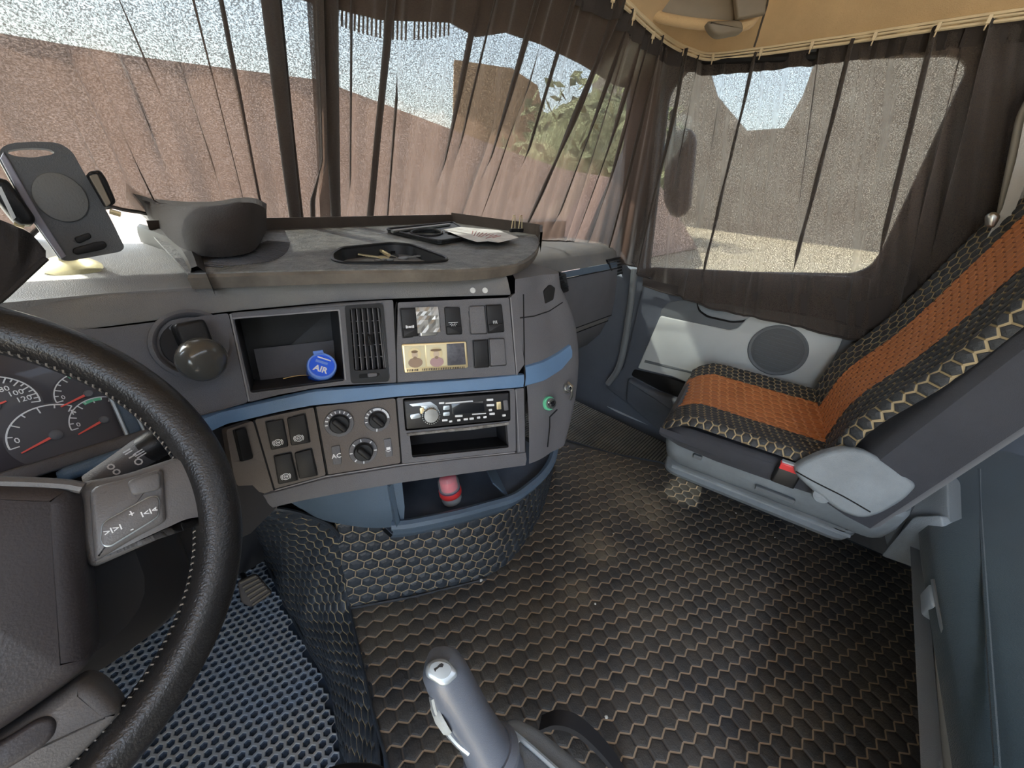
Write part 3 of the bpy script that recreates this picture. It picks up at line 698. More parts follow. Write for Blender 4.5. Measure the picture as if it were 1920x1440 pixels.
# --- switches
def switch(pts, label=None, sym=None, proud=.006, ridge=True, mt='switch'):
    x, y = cen(pts)
    sur = [(x+(px-x)*1.10, y+(py-y)*1.06) for px, py in pts]
    s_ = fplate('switch', pts, M[mt], .001, proud, .0018, .003)
    if label: s_['label'] = label
    fplate('switch_surround', sur, M['black'], -.001, .0015, .0004, .003, s_)
    a, b1, c, d = pts
    if ridge:
        lo = [(d[0]+(a[0]-d[0])*.3, d[1]+(a[1]-d[1])*.3), (c[0]+(b1[0]-c[0])*.3, c[1]+(b1[1]-c[1])*.3), c, d]
        fplate('switch_lip', [(x+(p[0]-x)*.93, y+(p[1]-y)*.96) for p in lo], M[mt], proud-.003, proud+.002, .0015, .002, s_)
    p, u, v, n = frm(x, y+8)
    hw = (F3([a, b1])[0]-F3([a, b1])[1]).length/2
    o_ = p+n*(proud+.0004)
    if sym == 'diff':   # axle with lock
        b = MB(); b.box(o_-u*hw*.42, (.0011, .0028, .0004), (u, v, n)); b.box(o_+u*hw*.42, (.0011, .0028, .0004), (u, v, n)); b.box(o_, (hw*.42, .0006, .0004), (u, v, n)); b.box(o_, (.0016, .0018, .0004), (u, v, n)); b.box(o_-u*hw*.25, (.0007, .0022, .0004), (u, v, n)); b.box(o_+u*hw*.25, (.0007, .0022, .0004), (u, v, n)); obj('symbol', b, M['symbol'], s_)
    if sym == 'lamp':
        b = MB(); b.box(o_+v*.0045, (hw*.6, .0005, .0004), (u, v, n)); b.tube([o_+u*(.003*math.cos(t))-v*(.003*math.sin(t))+v*.003 for t in [PI*k/8 for k in range(9)]], .0005, 4)
        for k in range(5):
            t = PI*(k+.5)/5; d_ = u*math.cos(t)-v*math.sin(t); b.tube([o_+v*.003+d_*.0046, o_+v*.003+d_*.0066], .0006, 4)
        obj('symbol', b, M['symbol'], s_)
    if sym == 'heat':
        b = MB(); b.box(o_-v*.004, (hw*.55, .0005, .0004), (u, v, n))
        for k in (-1, 0, 1):
            b.tube([o_+u*(k*.0032+.0006*math.sin(t*5))+v*(.004-t*.0018) for t in range(5)], .0006, 4)
        b.box(o_-v*.009-u*.004, (.0008, .0008, .0004), (u, v, n)); obj('symbol', b, M['symbol'], s_)
    if sym == 'brake':
        o_ = o_-v*.006; b = MB(); q = .0052
        b.tube([o_+u*q*math.cos(t)+v*q*math.sin(t) for t in [2*PI*k/20 for k in range(20)]], .0007, 4, closed=True)
        b.tube([o_+u*q*.55*math.cos(t)+v*q*.55*math.sin(t) for t in [2*PI*k/16 for k in range(16)]], .0005, 4, closed=True)
        b.box(o_, (q*.5, .0005, .0004), (u, v, n))
        for sg in (-1, 1): b.tube([o_+u*(sg*q*1.35*math.cos(t))+v*q*1.35*math.sin(t) for t in [-.7+1.4*k/6 for k in range(7)]], .0006, 4)
        obj('symbol', b, M['symbol'], s_)
    return s_
switch([(750, 579), (781, 578), (785, 630), (755, 633)], 'axle lock switch', 'diff')
s_ = switch([(783, 576), (817, 577), (819, 628), (787, 631)], 'switch with crumpled silvery film', None, mt='steel', ridge=False)
b = MB(); p, u, v, n = frm(801, 600); rnd = random.Random(4); G = 7
b.loft([[p+u*((i/(G-1)-.5)*.040)+v*((j/(G-1)-.5)*.045)+n*(.0075+rnd.uniform(0, .003)) for i in range(G)] for j in range(G)], closed=False, cap=False); obj('crumpled_film', b, mat('silver_film', (.42, .41, .38), .3, metal=.6), s_)
switch([(832, 576), (861, 576), (866, 627), (836, 628)], 'work lamp switch', 'lamp')
switch([(878, 575), (907, 574), (912, 625), (882, 626)], 'blank switch cover', ridge=False, mt='dash')
switch([(910, 573), (939, 572), (944, 621), (914, 624)], 'heater switch', 'heat')
switch([(886, 639), (913, 637), (916, 687), (889, 689)], 'blank switch cover', ridge=False, mt='switch')
switch([(916, 636), (944, 635), (948, 684), (919, 686)], 'blank switch cover', ridge=False, mt='dash')
switch([(498, 790), (531, 784), (541, 836), (509, 842)], 'switch with round brake symbol', 'brake', ridge=False)
switch([(538, 783), (572, 775), (581, 828), (546, 834)], 'switch with round brake symbol', 'brake', ridge=False)
switch([(514, 854), (546, 847), (558, 899), (523, 906)], 'switch with round brake symbol', 'brake', ridge=False)
switch([(552, 848), (584, 840), (595, 890), (562, 896)], 'blank switch cover', ridge=False)
switch([(437, 806), (458, 801), (472, 858), (450, 864)], 'blank switch cover', ridge=False)
# --- climate knobs
def knob(px, py, r_, ticks, label):
    p, u, v, n = frm(px, py); b = MB()
    b.lathe(p, n, [(r_, -.002), (r_, .002), (r_*.97, .004), (r_*.72, .0045), (r_*.70, .004)], 32); k_ = obj('climate_knob', b, M['dash'], dash, True); k_['label'] = label
    b = MB(); b.lathe(p, n, [(r_*.68, .003), (r_*.66, .012), (r_*.6, .014), (0, .0145)], 28)
    d = (u*.62-v*.78).normalized(); e = n.cross(d).normalized()
    b.box(p+n*.018, (r_*.6, r_*.2, .007), (d, e, n), bev=.003); obj('knob_grip', b, M['switch'], k_, True)
    b = MB()
    for kind, a0, a1 in ticks:
        if kind == 'arc':
            b.loft([[p+n*.0052+(u*math.cos(a)+v*math.sin(a))*rr for a in [R(a0+(a1-a0)*q/14) for q in range(15)]] for rr in (r_*.76, r_*.93)], closed=False, cap=False)
        else:
            a = R(a0); d = u*math.cos(a)+v*math.sin(a); e = n.cross(d); b.box(p+n*.0048+d*r_*.84, (r_*a1, .0009, .0006), (d, e, n))
    obj('dial_marks', b, M['symbol'], k_)
knob(636, 793, .0235, [('t', a, .09) for a in range(20, 200, 20)], 'temperature knob with tick marks')
knob(707, 786, .022, [('arc', 0, 60), ('arc', 64, 105), ('t', 120, .1), ('t', 140, .1), ('t', 160, .1), ('t', 185, .1), ('t', 260, .12)], 'fan speed knob with white arc')
knob(681, 845, .0235, [('t', a, .1) for a in (-5, 45, 95, 135, 180, 225, 265)], 'air direction knob')
s_ = fplate('button', [(621, 837), (637, 834), (641, 869), (625, 871)], M['dash'], 0, .003, .001, .002)
p, u, v, n = frm(631, 854); text('symbol', 'AC', .011, p+n*.0036, u, v, n, M['symbol'], s_, bold=.02)
s_ = fplate('button', [(719, 823), (733, 821), (737, 855), (723, 857)], M['dash'], 0, .003, .001, .002)
p, u, v, n = frm(728, 840); b = MB(); b.box(p+n*.0033, (.0035, .0025, .0004), (u, v, n)); b.tube([p+n*.0036-u*.005-v*.003, p+n*.0036-u*.001-v*.006, p+n*.0036+u*.004-v*.004], .0007, 4); obj('symbol', b, M['symbol'], s_)
# --- radio
recess('radio_bay', [(755, 747), (956, 732), (957, 789), (760, 808)], .02, M['dark'])
radio = fplate('car_radio', [(757, 750), (953, 736), (955, 786), (762, 804)], M['black'], -.006, .006, .002, .003); radio['label'] = 'black car stereo with silver dial'
def rplate(name, pts, mt, h=.0075, r=.001, parent=radio): return fplate(name, pts, M[mt] if isinstance(mt, str) else mt, .005, h, .0003, r, parent)
rplate('screen', [(845, 756), (905, 751), (907, 771), (848, 776)], mat('screen_glass', (.01, .012, .016), .08))
rplate('dial_plate', [(764, 757), (806, 752), (818, 760), (824, 772), (820, 788), (808, 796), (768, 801), (766, 794), (790, 792), (798, 770), (788, 760), (764, 762)], 'silver', .007)
b = MB(); p, u, v, n = frm(807, 777)
b.lathe(p, n, [(.0155, .005), (.0155, .013), (.0135, .0155), (.0125, .0165), (0, .017)], 28); kn = obj('volume_dial', b, M['chrome'], radio, True)
b = MB()
for k in range(24):
    a = 2*PI*k/24; d = u*math.cos(a)+v*math.sin(a); b.box(p+n*.011+d*.0157, (.0006, .0008, .003), (d, n.cross(d), n))
obj('dial_knurl', b, M['steel'], kn)
rplate('radio_button', [(768, 776), (786, 773), (789, 781), (770, 785)], 'silver', .009, .003)
rplate('radio_button', [(786, 764), (793, 762), (796, 772), (788, 775)], 'gold', .009, .002)
for a, c in [((830, 760), (842, 767)), ((830, 772), (842, 778))]: rplate('radio_button', [a, (c[0], a[1]-1), c, (a[0], c[1]+1)], 'silver', .008, .002)
for x, y, w_ in [(827, 755, 5), (844, 789, 3), (859, 787, 3), (872, 785, 4), (883, 784, 4), (896, 782, 3), (908, 781, 3), (917, 749, 6), (918, 759, 7), (918, 768, 3), (921, 775, 5), (943, 778, 3), (859, 779, 7), (833, 787, 5)]:
    rplate('radio_button', [(x-w_, y-1.8), (x+w_, y-2.4), (x+w_, y+1.4), (x-w_, y+2)], 'symbol', .0078, .001)
rplate('text_line', [(834, 754), (885, 750), (886, 753), (834, 757)], 'symbol', .0066, .0003)
rplate('text_line', [(884, 775), (910, 773), (910, 775), (884, 777)], 'symbol', .0066, .0003)
rplate('usb_port', [(929, 753), (937, 752), (938, 766), (930, 767)], 'gold', .008, .001)
rplate('port_cover', [(941, 750), (949, 749), (951, 768), (943, 769)], 'dash', .008, .002)
recess('cubby', [(768, 815), (950, 795), (954, 839), (773, 858)], .085, M['matte'])
b = MB(); P = F3([(773, 857), (954, 838)]); n_ = fh(860, 820)[1]
b.plate([P[0]-n_*.003, P[1]-n_*.003, P[1]-n_*.084, P[0]-n_*.084], (0, 0, 1), 0, .003); obj('cubby_floor', b, M['black'], dash)
b = MB(); P = F3([(762, 812), (820, 806), (880, 800), (953, 791), (953, 796), (880, 806), (820, 811), (764, 817)]); b.plate(P, n_, 0, .004, .001); obj('torn_edge', b, mat('scuffed_plastic', (.12, .11, .1), .8, bump=1, bscale=120, bdist=.004, col2=(.3, .29, .27), vscale=60), dash)
# --- white marks above the switches
for x, y in [(886, 545), (909, 545)]:
    p = oz(x, y, .912); h = on(x, y, (0, 0, 1), .912); n = V((-.35, -.75, .45)).normalized()
    i = min(range(40), key=lambda k: (A_[k]-h).length); t_ = A_[i].lerp(B_[i], .55)
    q = on(x, y, (A_[min(i+1, 39)]-A_[i-1]).cross(B_[i]-A_[i]).normalized(), (A_[min(i+1, 39)]-A_[i-1]).cross(B_[i]-A_[i]).normalized().dot(t_))
    nn = (A_[min(i+1, 39)]-A_[i-1]).cross(B_[i]-A_[i]).normalized(); nn = nn if nn.dot(EYEP-q) > 0 else -nn
    b = MB(); b.lathe(q, nn, [(.0055, 0), (.0055, .0022), (.0045, .0026)], 16); obj('round_sticker', b, M['white'], dash)
# --- round light switch left of the bin
p, u, v, n = frm(364, 645)
b = MB(); b.lathe(p, n, [(.047, -.01), (.047, .003), (.043, .005), (.040, .003), (.037, -.006), (0, -.008)], 40); k_ = obj('rotary_switch', b, M['dash'], dash, True); k_['label'] = 'round light switch with ball shaped knob'
b = MB(); b.lathe(p, n, [(.036, -.007), (.034, -.002), (0, -.002)], 32); obj('switch_well', b, M['matte'], k_, True)
b = MB(); b.box(p+n*.012+v*.008, (.017, .022, .016), (u, v, n), bev=.004); obj('stem', b, M['switch'], k_, True)
b = MB(); q = on(386, 676, n, n.dot(p+n*.045)); ax = (n*.8+u*.35-v*.3).normalized()
b.lathe(q-ax*.030, ax, [(.016, 0), (.025, .010), (.0285, .018), (.0285, .030), (.026, .036), (.020, .041), (.012, .044), (0, .045)], 30)
obj('knob_grip', b, mat('smoky_knob', (.09, .088, .08), .22, coat=.5), k_, True)
b = MB(); b.tube([p+n*.01, q-ax*.02], .014, 10); obj('neck', b, M['switch'], k_, True)

# --- instrument cluster (plane facing the driver)
GP = oz(60, 780, .82); GN = V((.10, -.90, .42)).normalized(); GD = GN.dot(GP)
GU = V((0, 0, 1)).cross(GN).normalized(); GV = GN.cross(GU).normalized()
def gp(x, y, off=0): return on(x, y, GN, GD+off)
cl = obj('instrument_cluster', MB().plate([gp(x, y) for x, y in [(-380, 600), (150, 600), (176, 690), (240, 818), (-380, 1000)]], GN, -.03, 0, .002), M['gauge'], dash, 30)
b = MB(); b.plate([gp(x, y, .002) for x, y in [(170, 680), (215, 700), (272, 806), (240, 822)]], GN, -.03, .006, .004); obj('bezel', b, M['bluegrey'], cl, True)
b = MB(); b.plate([gp(x, y, .002) for x, y in [(218, 690), (330, 760), (340, 800), (274, 812)]], GN, -.03, .002, .002); obj('bezel', b, M['dash'], cl, True)
b = MB(); b.tube([gp(x, y, .010) for x, y in [(168, 676), (205, 740), (238, 815)]], .0022, 6); b.tube([gp(x, y, .010) for x, y in [(214, 700), (244, 755), (270, 808)]], .0018, 6); obj('bezel_edge', b, M['silver'], cl, True)
b = MB(); b.plate([gp(x, y, .002) for x, y in [(-380, 1000), (240, 814), (275, 803), (340, 790), (345, 812), (240, 838), (-380, 1040)]], GN, -.02, .012, .004); obj('bezel', b, M['dash'], cl, True)
b = MB(); b.plate([gp(x, y, .02) for x, y in [(105, 888), (118, 878), (330, 806), (345, 812), (348, 828), (125, 901), (108, 898)]], GN, -.02, .012, .005); obj('blue_stripe', b, M['blue'], dash, True)
b = MB(); b.plate([gp(x, y, -.02) for x, y in [(-380, 1040), (100, 900), (350, 815), (420, 800), (520, 950), (470, 1000), (-380, 1400)]], GN, -.02, 0); obj('lower_cowl', b, M['matte'], dash)
def gauge(cx, cy, rr, a0, a1, nt_, na, nl, label, nums=(), green=False, offc=(0, 0)):
    c = gp(cx, cy); r_ = rr; b = MB(); b.lathe(c, GN, [(r_*1.05, 0), (r_*1.05, .0006), (0, .0008)], 40); g_ = obj('gauge', b, M['gauge'], cl, True); g_['label'] = label
    arc = lambda a, q: c+GN*.0016+(GU*math.cos(R(a))+GV*math.sin(R(a)))*q
    b = MB(); b.loft([[arc(a0+(a1-a0)*k/24, q) for k in range(25)] for q in (r_*.96, r_)], closed=False, cap=False)
    for k in range(nt_+1):
        a = a0+(a1-a0)*k/nt_; L_ = .78 if k % 2 == 0 else .86; d = (arc(a, 1)-arc(a, 0)); e = GN.cross(d); b.box(arc(a, r_*(L_+.98)/2), (r_*(.98-L_)/2, .0006, .0003), (d, e, GN))
    obj('scale', b, M['symbol'], g_)
    if green: b = MB(); b.loft([[arc(a, q)+GN*.0003 for a in range(75, 111, 5)] for q in (r_*.84, r_*.96)], closed=False, cap=False); obj('green_zone', b, M['green'], g_)
    b = MB(); d = (GU*math.cos(R(na))+GV*math.sin(R(na))); e = GN.cross(d); nc = c+GN*.004
    b.plate([nc-d*.003-e*.0016, nc-d*.003+e*.0016, nc+d*nl+e*.0007, nc+d*nl-e*.0007], GN, 0, .0012); obj('needle', b, M['redn'], g_)
    b = MB(); b.lathe(c, GN, [(r_*.16, .001), (r_*.16, .005), (r_*.12, .006)], 16); obj('hub_cap', b, M['gaugel'], g_, True)
    for a, q, s_ in nums: text('number', s_, r_*.24, arc(a, r_*q), GU, GV, GN, M['symbol'], g_, .0001, .01)
    return g_
def glen(x0, y0, x1, y1): return (gp(x0, y0)-gp(x1, y1)).length
gauge(-12, 762, glen(-12, 762, 78, 762), -12, 192, 24, 12, glen(-12, 762, 6, 748), 'speedometer, right edge in view', [(50, .60, '80'), (24, .62, '100'), (0, .66, '120')])
# white crescent of the speedometer
gauge(166, 738, glen(100, 742, 166, 738), 60, 182, 8, 195, glen(102, 754, 162, 738), 'upper small gauge with green zone', [(172, .74, '0')], True)
gauge(195, 787, glen(128, 792, 195, 787), 60, 182, 8, 197, glen(132, 804, 190, 787), 'middle small gauge with green zone', [(172, .74, '0')], True)
gauge(105, 815, glen(10, 826, 105, 815), 50, 182, 6, 196, glen(14, 838, 92, 817), 'lower fuel gauge', [(168, .78, '0'), (42, .8, 'F')])

# --- pocket below the fascia
RIMP = [(735, 985), (770, 982), (850, 966), (910, 950), (960, 935), (990, 915), (1015, 893), (1032, 868), (1040, 840)]
rim = catmull([oz(x, y, .475) for x, y in RIMP], 5)
back = [V((.29, .66, .475)), V((1.0, .62, .475))]
b = MB(); b.tube(rim, .011, 8); b.loft([[p+V((0, 0, .002)) for p in rim], [p+V((.003, .004, -.03)) for p in rim], [p+V((.01, .03, -.07)) for p in rim], [p+V((.02, .09, -.10)) for p in rim]], closed=False, cap=False)
poc = obj('door_pocket', b, M['bluegrey'], dash, True); poc.name = 'lower_pocket'
b = MB(); P = [p+V((.002, .008, -.035)) for p in rim]+[V((rim[-1].x, .75, .44)), V((.27, .75, .44))]
b.plate(P, (0, 0, 1), 0, .003); obj('pocket_floor', b, M['pocket'], poc)
b = MB(); b.plate([V((.25, .70, .43)), V((1.0, .66, .43)), V((1.0, .66, .60)), V((.25, .70, .60))], (0, -1, 0), 0, .004); obj('pocket_back', b, M['pocket'], poc)
b = MB(); P = [fh(740, 908)[0]-V((0, -.004, .0)), oz(752, 984, .475), oz(745, 984, .475)+V((.02, .16, 0)), fh(740, 908)[0]+V((.02, .14, 0))]
b.plate(P, (1, .3, 0), -.012, 0, .002); obj('pocket_side', b, M['bluegrey'], poc)
P = [oz(925, 905, .50), oz(955, 932, .455), oz(955, 932, .455)+V((.05, .1, 0)), oz(925, 905, .50)+V((.05, .1, 0))]
b = MB(); b.plate(P, (1, .3, 0), -.004, 0); obj('pocket_divider', b, M['bluegrey'], poc)
# blue-grey body to the left of the pocket
up1 = [fh(x, y)[0]+V((0, .006, .0)) for x, y in [(545, 944), (600, 933), (662, 922), (720, 912), (757, 906)]]
lo1 = [oz(570, 955, .46), oz(600, 972, .46), oz(640, 982, .46), oz(700, 990, .46), oz(757, 986, .46)]
up1, lo1 = rs(catmull(up1, 6), 24), rs(catmull(lo1, 6), 24)
b = MB(); b.loft([up1, [p.lerp(q, .5)+V((0, -.006, 0)) for p, q in zip(up1, lo1)], lo1, [q+V((0, .01, -.008)) for q in lo1], [q+V((0, .12, -.02)) for q in lo1]], closed=False, cap=False); obj('knee_bolster', b, M['bluegrey'], dash, True)
# --- passenger side of the dashboard
PX0, PX1 = .93, DX-.03
def prof(x):
    k = max(0, (x-1.35)/.4)
    return [V((x, 1.22, .858)), V((x, 1.0, .862)), V((x, .93, .855)), V((x, .90, .835)), V((x, .885, .79)), V((x, .88, .765)), V((x, .868, .70)), V((x, .862, .60)), V((x, .862, .535)), V((x, .875, .50)), V((x, .90, .42)), V((x, .96, .34)), V((x, 1.05, .30))]
xs = [PX0+(PX1-PX0)*i/12 for i in range(13)]
def seg(i0, i1, name, mt, off=0, parent=dash):
    b = MB(); pr = [prof(x) for x in xs]
    b.loft([[V((p[i].x, p[i].y-off, p[i].z)) for p in pr] for i in range(i0, i1+1)], closed=False, cap=False); return obj(name, b, mt, parent, True)
seg(0, 4, 'passenger_top', M['dashl']); seg(4, 5, 'blue_stripe', mat('dusty_blue', (.10, .14, .19), .5), .003)
seg(5, 8, 'glovebox_lid', M['dash'], .004); seg(8, 9, 'glovebox_lower_trim', M['dashl'], .001); seg(9, 12, 'lower_panel', M['dash'])
for z, y in [(.764, .872), (.535, .857), (.502, .869)]:
    b = MB(); b.tube([V((PX0, y, z)), V((PX1, y, z))], .0022, 5); obj('panel_gap', b, M['dark'], dash)
b = MB(); b.plate([V((PX0, .86, .30)), V((PX0, 1.2, .30)), V((PX0, 1.2, .86)), V((PX0, .93, .85)), V((PX0, .88, .76)), V((PX0, .862, .55))], (-1, 0, 0), 0, .004); obj('end_panel', b, M['dash'], dash)
def pv(x, y): return on(x, y, (0, 1, -.12), .89-.12*.82)
nv = V((0, -1, .12)).normalized()
vt = [(1136, 487), (1164, 481), (1175, 510), (1147, 518)]
P = [pv(*q) for q in vt]; b = MB(); b.frame(rpoly(P, .008), [rpoly([p.lerp(sum(P, V())/4, .14) for p in P], .006)], nv, 0, .008); v2 = obj('air_vent', b, M['switch'], dash, 30); v2['label'] = 'small air vent by the door'
b = MB(); b.plate(P, nv, -.001, .001); obj('vent_duct', b, M['dark'], v2)
for k in range(5):
    t = (k+.8)/5.6; a = P[0].lerp(P[3], t); c = P[1].lerp(P[2], t); b = MB(); b.plate([a+nv*.002, c+nv*.002, c+nv*.008+V((0, 0, -.003)), a+nv*.008+V((0, 0, -.003))], (0, 0, 1), 0, .0015); obj('vent_slat', b, M['dash'], v2)
b = MB(); b.plate(rpoly([pv(x, y) for x, y in [(1041, 508), (1054, 512), (1060, 545), (1046, 550)]], .008), nv, 0, .02, .003); o = obj('air_vent', b, M['switch'], dash, 30); o['label'] = 'air vent hidden behind the rounded dash end'
for k in range(4):
    t = (k+.7)/4.6; b = MB(); b.box(pv(1044+12*t-2, 513+30*t)+nv*.022, (.018, .0015, .003), (V((1, 0, 0)), V((0, 0, 1)), nv)); obj('vent_slat', b, M['matte'], o)

# ================================================================== DASH TABLE and what lies on it
TZ = .955
to = [oz(340, 512, TZ), oz(500, 508, TZ), oz(700, 504, TZ), oz(860, 503, TZ), oz(940, 498, TZ), oz(985, 485, TZ), oz(1010, 466, TZ), oz(1010, 448, TZ), oz(1003, 438, TZ), oz(850, 418, TZ), V((.85, 1.165, TZ)), V((.03, 1.13, TZ)), V((.0, .95, TZ)), ]
fr = [oz(352, 512, TZ), oz(500, 508, TZ), oz(620, 505.5, TZ), oz(760, 504, TZ), oz(860, 503, TZ), oz(935, 498, TZ), oz(975, 490, TZ), oz(1000, 474, TZ), oz(1010, 458, TZ), oz(1009, 446, TZ)]
frc = catmull(fr, 5)
rb = oz(1004, 440, TZ); bc = oz(846, 417, TZ); print('table', [tuple(round(c, 2) for c in p) for p in (frc[0], frc[-1], rb, bc)])
bc = V((min(bc.x, 1.0), min(bc.y, 1.16), TZ))
TO = frc+[rb, bc, V((.25, 1.10, TZ)), V((.12, 1.02, TZ))]
wellpx = [(622, 478), (640, 466), (735, 457), (772, 460), (838, 484), (838, 490), (800, 494), (645, 495), (624, 489)]
well = rpoly([oz(x, y, TZ) for x, y in wellpx], .015)
table = thing('dash_table', 'grey speckled tray table on the dashboard top with a raised brown back rim', 'tray table', (.5, .85, .934))
b = MB(); b.frame(TO, [well], (0, 0, 1), -.004, 0); obj('table_top', b, M['table'], table)
b = MB(); lipp = [oz(340, 512, TZ)]+frc
b.loft([[p+V((0, 0, -.002)) for p in frc], [p+(p-V((.5, 1, TZ))).normalized()*.003+V((0, 0, -.006)) for p in frc], [p+V((0, 0, -.022)) for p in frc], [p+V((0, .02, -.022)) for p in frc]], closed=False, cap=False); obj('front_edge', b, M['lipm'], table, True)
def wall(path, h, th, nrm=None):
    b = MB(); r0 = []; r1 = []; r2 = []; r3 = []
    for i, p in enumerate(path):
        t = (path[min(i+1, len(path)-1)]-path[max(i-1, 0)]).normalized(); n = V((-t.y, t.x, 0))
        r0.append(p-V((0, 0, .02))); r1.append(p+V((0, 0, h))); r2.append(p+n*th+V((0, 0, h))); r3.append(p+n*th-V((0, 0, .02)))
    b.loft([r0, r1, r2, r3], closed=False, cap=False); return b
obj('back_rim', wall([bc, V((.12, 1.02, TZ))], .024, -.006), M['brown'], table)
obj('side_rim', wall(catmull([frc[-6]+V((.002, 0, 0)), frc[-1], rb, rb.lerp(bc, .5), bc], 5), .030, -.006), M['brown'], table)
b = MB(); k = len(well); low = inset(well, V((0, 0, 1)), .006) if True else well
c_ = sum(well, V())/k; low = [c_+(p-c_)*.9+V((0, 0, -.035)) for p in well]
b.loft([[p+V((0, 0, .002)) for p in well], [p.lerp(q, .5) for p, q in zip(well, low)], low], cap=False); b.f.append([2*k+i for i in range(k)]); b.m.append(0); obj('recessed_bowl', b, M['black'], table, True)
b = MB(); b.tube([p+V((0, 0, .001)) for p in well], .003, 6, closed=True); obj('bowl_rim', b, M['black'], table, True)
b = MB(); P = [oz(x, y, TZ+.001) for x, y in [(500, 452), (545, 455), (600, 482), (420, 500), (370, 497)]]
for k in range(26):
    t = k/25; a = P[4].lerp(P[0], t); c = P[3].lerp(P[2].lerp(P[1], max(0, (t-.3)/.7)), t**.7) if t > .02 else P[3]
    b.tube([a, a.lerp(c, .96)], .0011, 4)
obj('ribbed_patch', b, M['dash'], table)
# keys in the bowl
keys = thing('key_bunch', 'bunch of keys lying in the recessed bowl of the dash table', 'keys', oz(735, 488, TZ-.03))
def kz(x, y): return oz(x, y, TZ-.022)
kc = kz(738, 487)
b = MB(); b.tube([kc+V((.012*math.cos(t), .012*math.sin(t), .006*math.sin(t))) for t in [2*PI*k/16 for k in range(16)]], .0012, 5, closed=True); obj('key_ring', b, M['steel'], keys, True)
for a, L_, mt in [(-.4, .05, 'steel'), (2.6, .045, 'gold'), (3.6, .04, 'steel'), (1.0, .035, 'black')]:
    d = V((math.cos(a), math.sin(a), .12)).normalized(); e = V((0, 0, 1)).cross(d).normalized(); n = d.cross(e)
    b = MB(); q = kc+d*.02; b.lathe(q, n, [(.011, 0), (.011, .0025)], 14); b.box(q+d*(L_*.5+.004)+n*.0012, (L_*.5, .0035, .0011), (d, e, n))
    for t in range(4): b.box(q+d*(L_*(.5+.12*t))+e*.0042+n*.0012, (.0016, .0012, .0011), (d, e, n))
    obj('key', b, M[mt], keys)
b = MB(); b.tube([kz(706, 476)+V((0, 0, .012)), kz(730, 486)+V((0, 0, .008))], .004, 6); obj('key_tag', b, M['gold'], keys)
# folded cup holder tray
def tz(x, y, h=.0): return oz(x, y, TZ+h)
cup = thing('cup_tray', 'flat black drinks tray with round cup hole on the table back corner', 'tray', tz(820, 440))
fo = [(722, 435), (850, 421), (888, 447), (825, 459)]
b = MB(); O = rpoly([tz(x, y, .002) for x, y in fo], .02)
hole_ = [tz(800+29*math.cos(t), 442+6.5*math.sin(t), .002) for t in [2*PI*k/24 for k in range(24)]]
sq = rpoly([tz(x, y, .002) for x, y in [(845, 439), (868, 445), (862, 449), (838, 444)]], .004)
sq2 = rpoly([tz(x, y, .002) for x, y in [(745, 434), (840, 424), (845, 427), (752, 438)]], .004)
b.frame(O, [hole_, sq, sq2], (0, 0, 1), 0, .006); obj('tray_plate', b, M['black'], cup)
b = MB(); b.tube([p+V((0, 0, .007)) for p in O], .003, 6, closed=True); obj('tray_rim', b, M['black'], cup, True)
b = MB(); b.tube([p+V((0, 0, .008)) for p in hole_], .003, 6, closed=True); obj('cup_ring', b, M['matte'], cup, True)
b = MB(); b.tube([tz(735, 434, .012), tz(843, 421, .012)], .004, 6); obj('grip_ridge', b, M['steel'], cup, True)
# paper sheet
b = MB(); P = [tz(x, y, .012) for x, y in [(832, 431), (862, 426), (935, 432), (972, 446), (935, 455), (915, 452), (895, 454), (872, 447)]]
b.plate(P, (0, 0, 1), 0, .0008); rnd = random.Random(3)
pp = thing('paper_sheet', 'creased white printed paper lying beside the black drinks tray', 'paper', P[0]); obj('sheet', b, M['white'], pp)
b = MB()
for k in range(9):
    t = k/9; a = P[1].lerp(P[3], .25+t*.6)+V((0, 0, .0012)); c = P[7].lerp(P[5], .25+t*.6)+V((0, 0, .0012)); b.tube([a.lerp(c, .2), a.lerp(c, rnd.uniform(.5, .85))], .0009, 4)
obj('print_lines', b, mat('red_print', (.5, .2, .2), .8), pp)
# binder clips on the rim
for x, lab in [(962, 'left of two gold wire clips standing on the table side rim'), (975, 'right of two gold wire clips standing on the table side rim')]:
    q = tz(x, 433, .012); cl_ = thing('wire_clip', lab, 'clip', q, group='wire clips on the table rim')
    b = MB()
    b.tube([q+V((-.008, 0, 0)), q+V((-.005, 0, .03)), q+V((-.003, 0, .042)), q+V((.003, 0, .042)), q+V((.005, 0, .03)), q+V((.008, 0, 0))], .0015, 6); obj('wire_loop', b, M['gold'], cl_, True)
    b = MB(); b.box(q+V((0, 0, .002)), (.012, .004, .005), bev=.001); obj('clip_body', b, M['black'], cl_)
# dark raised cowl at the left end of the table
b = MB(); cw = catmull([oz(x, y, .94) for x, y in [(262, 448), (300, 462), (330, 482), (350, 508), (362, 532)]], 6)
cc = V((.0, .9, .94)); rr_ = []
for a, z in [(0, -.012), (0, .012), (-.006, .022), (-.018, .026), (-.03, .020), (-.036, -.012)]:
    rr_.append([p+(cc-p).normalized()*a*-1*-1+V((0, 0, z)) for p in cw])
b.loft(rr_, closed=False, cap=False); obj('cowl_edge', b, mat('cowl_dark', (.014, .011, .009), .6), dash, True)
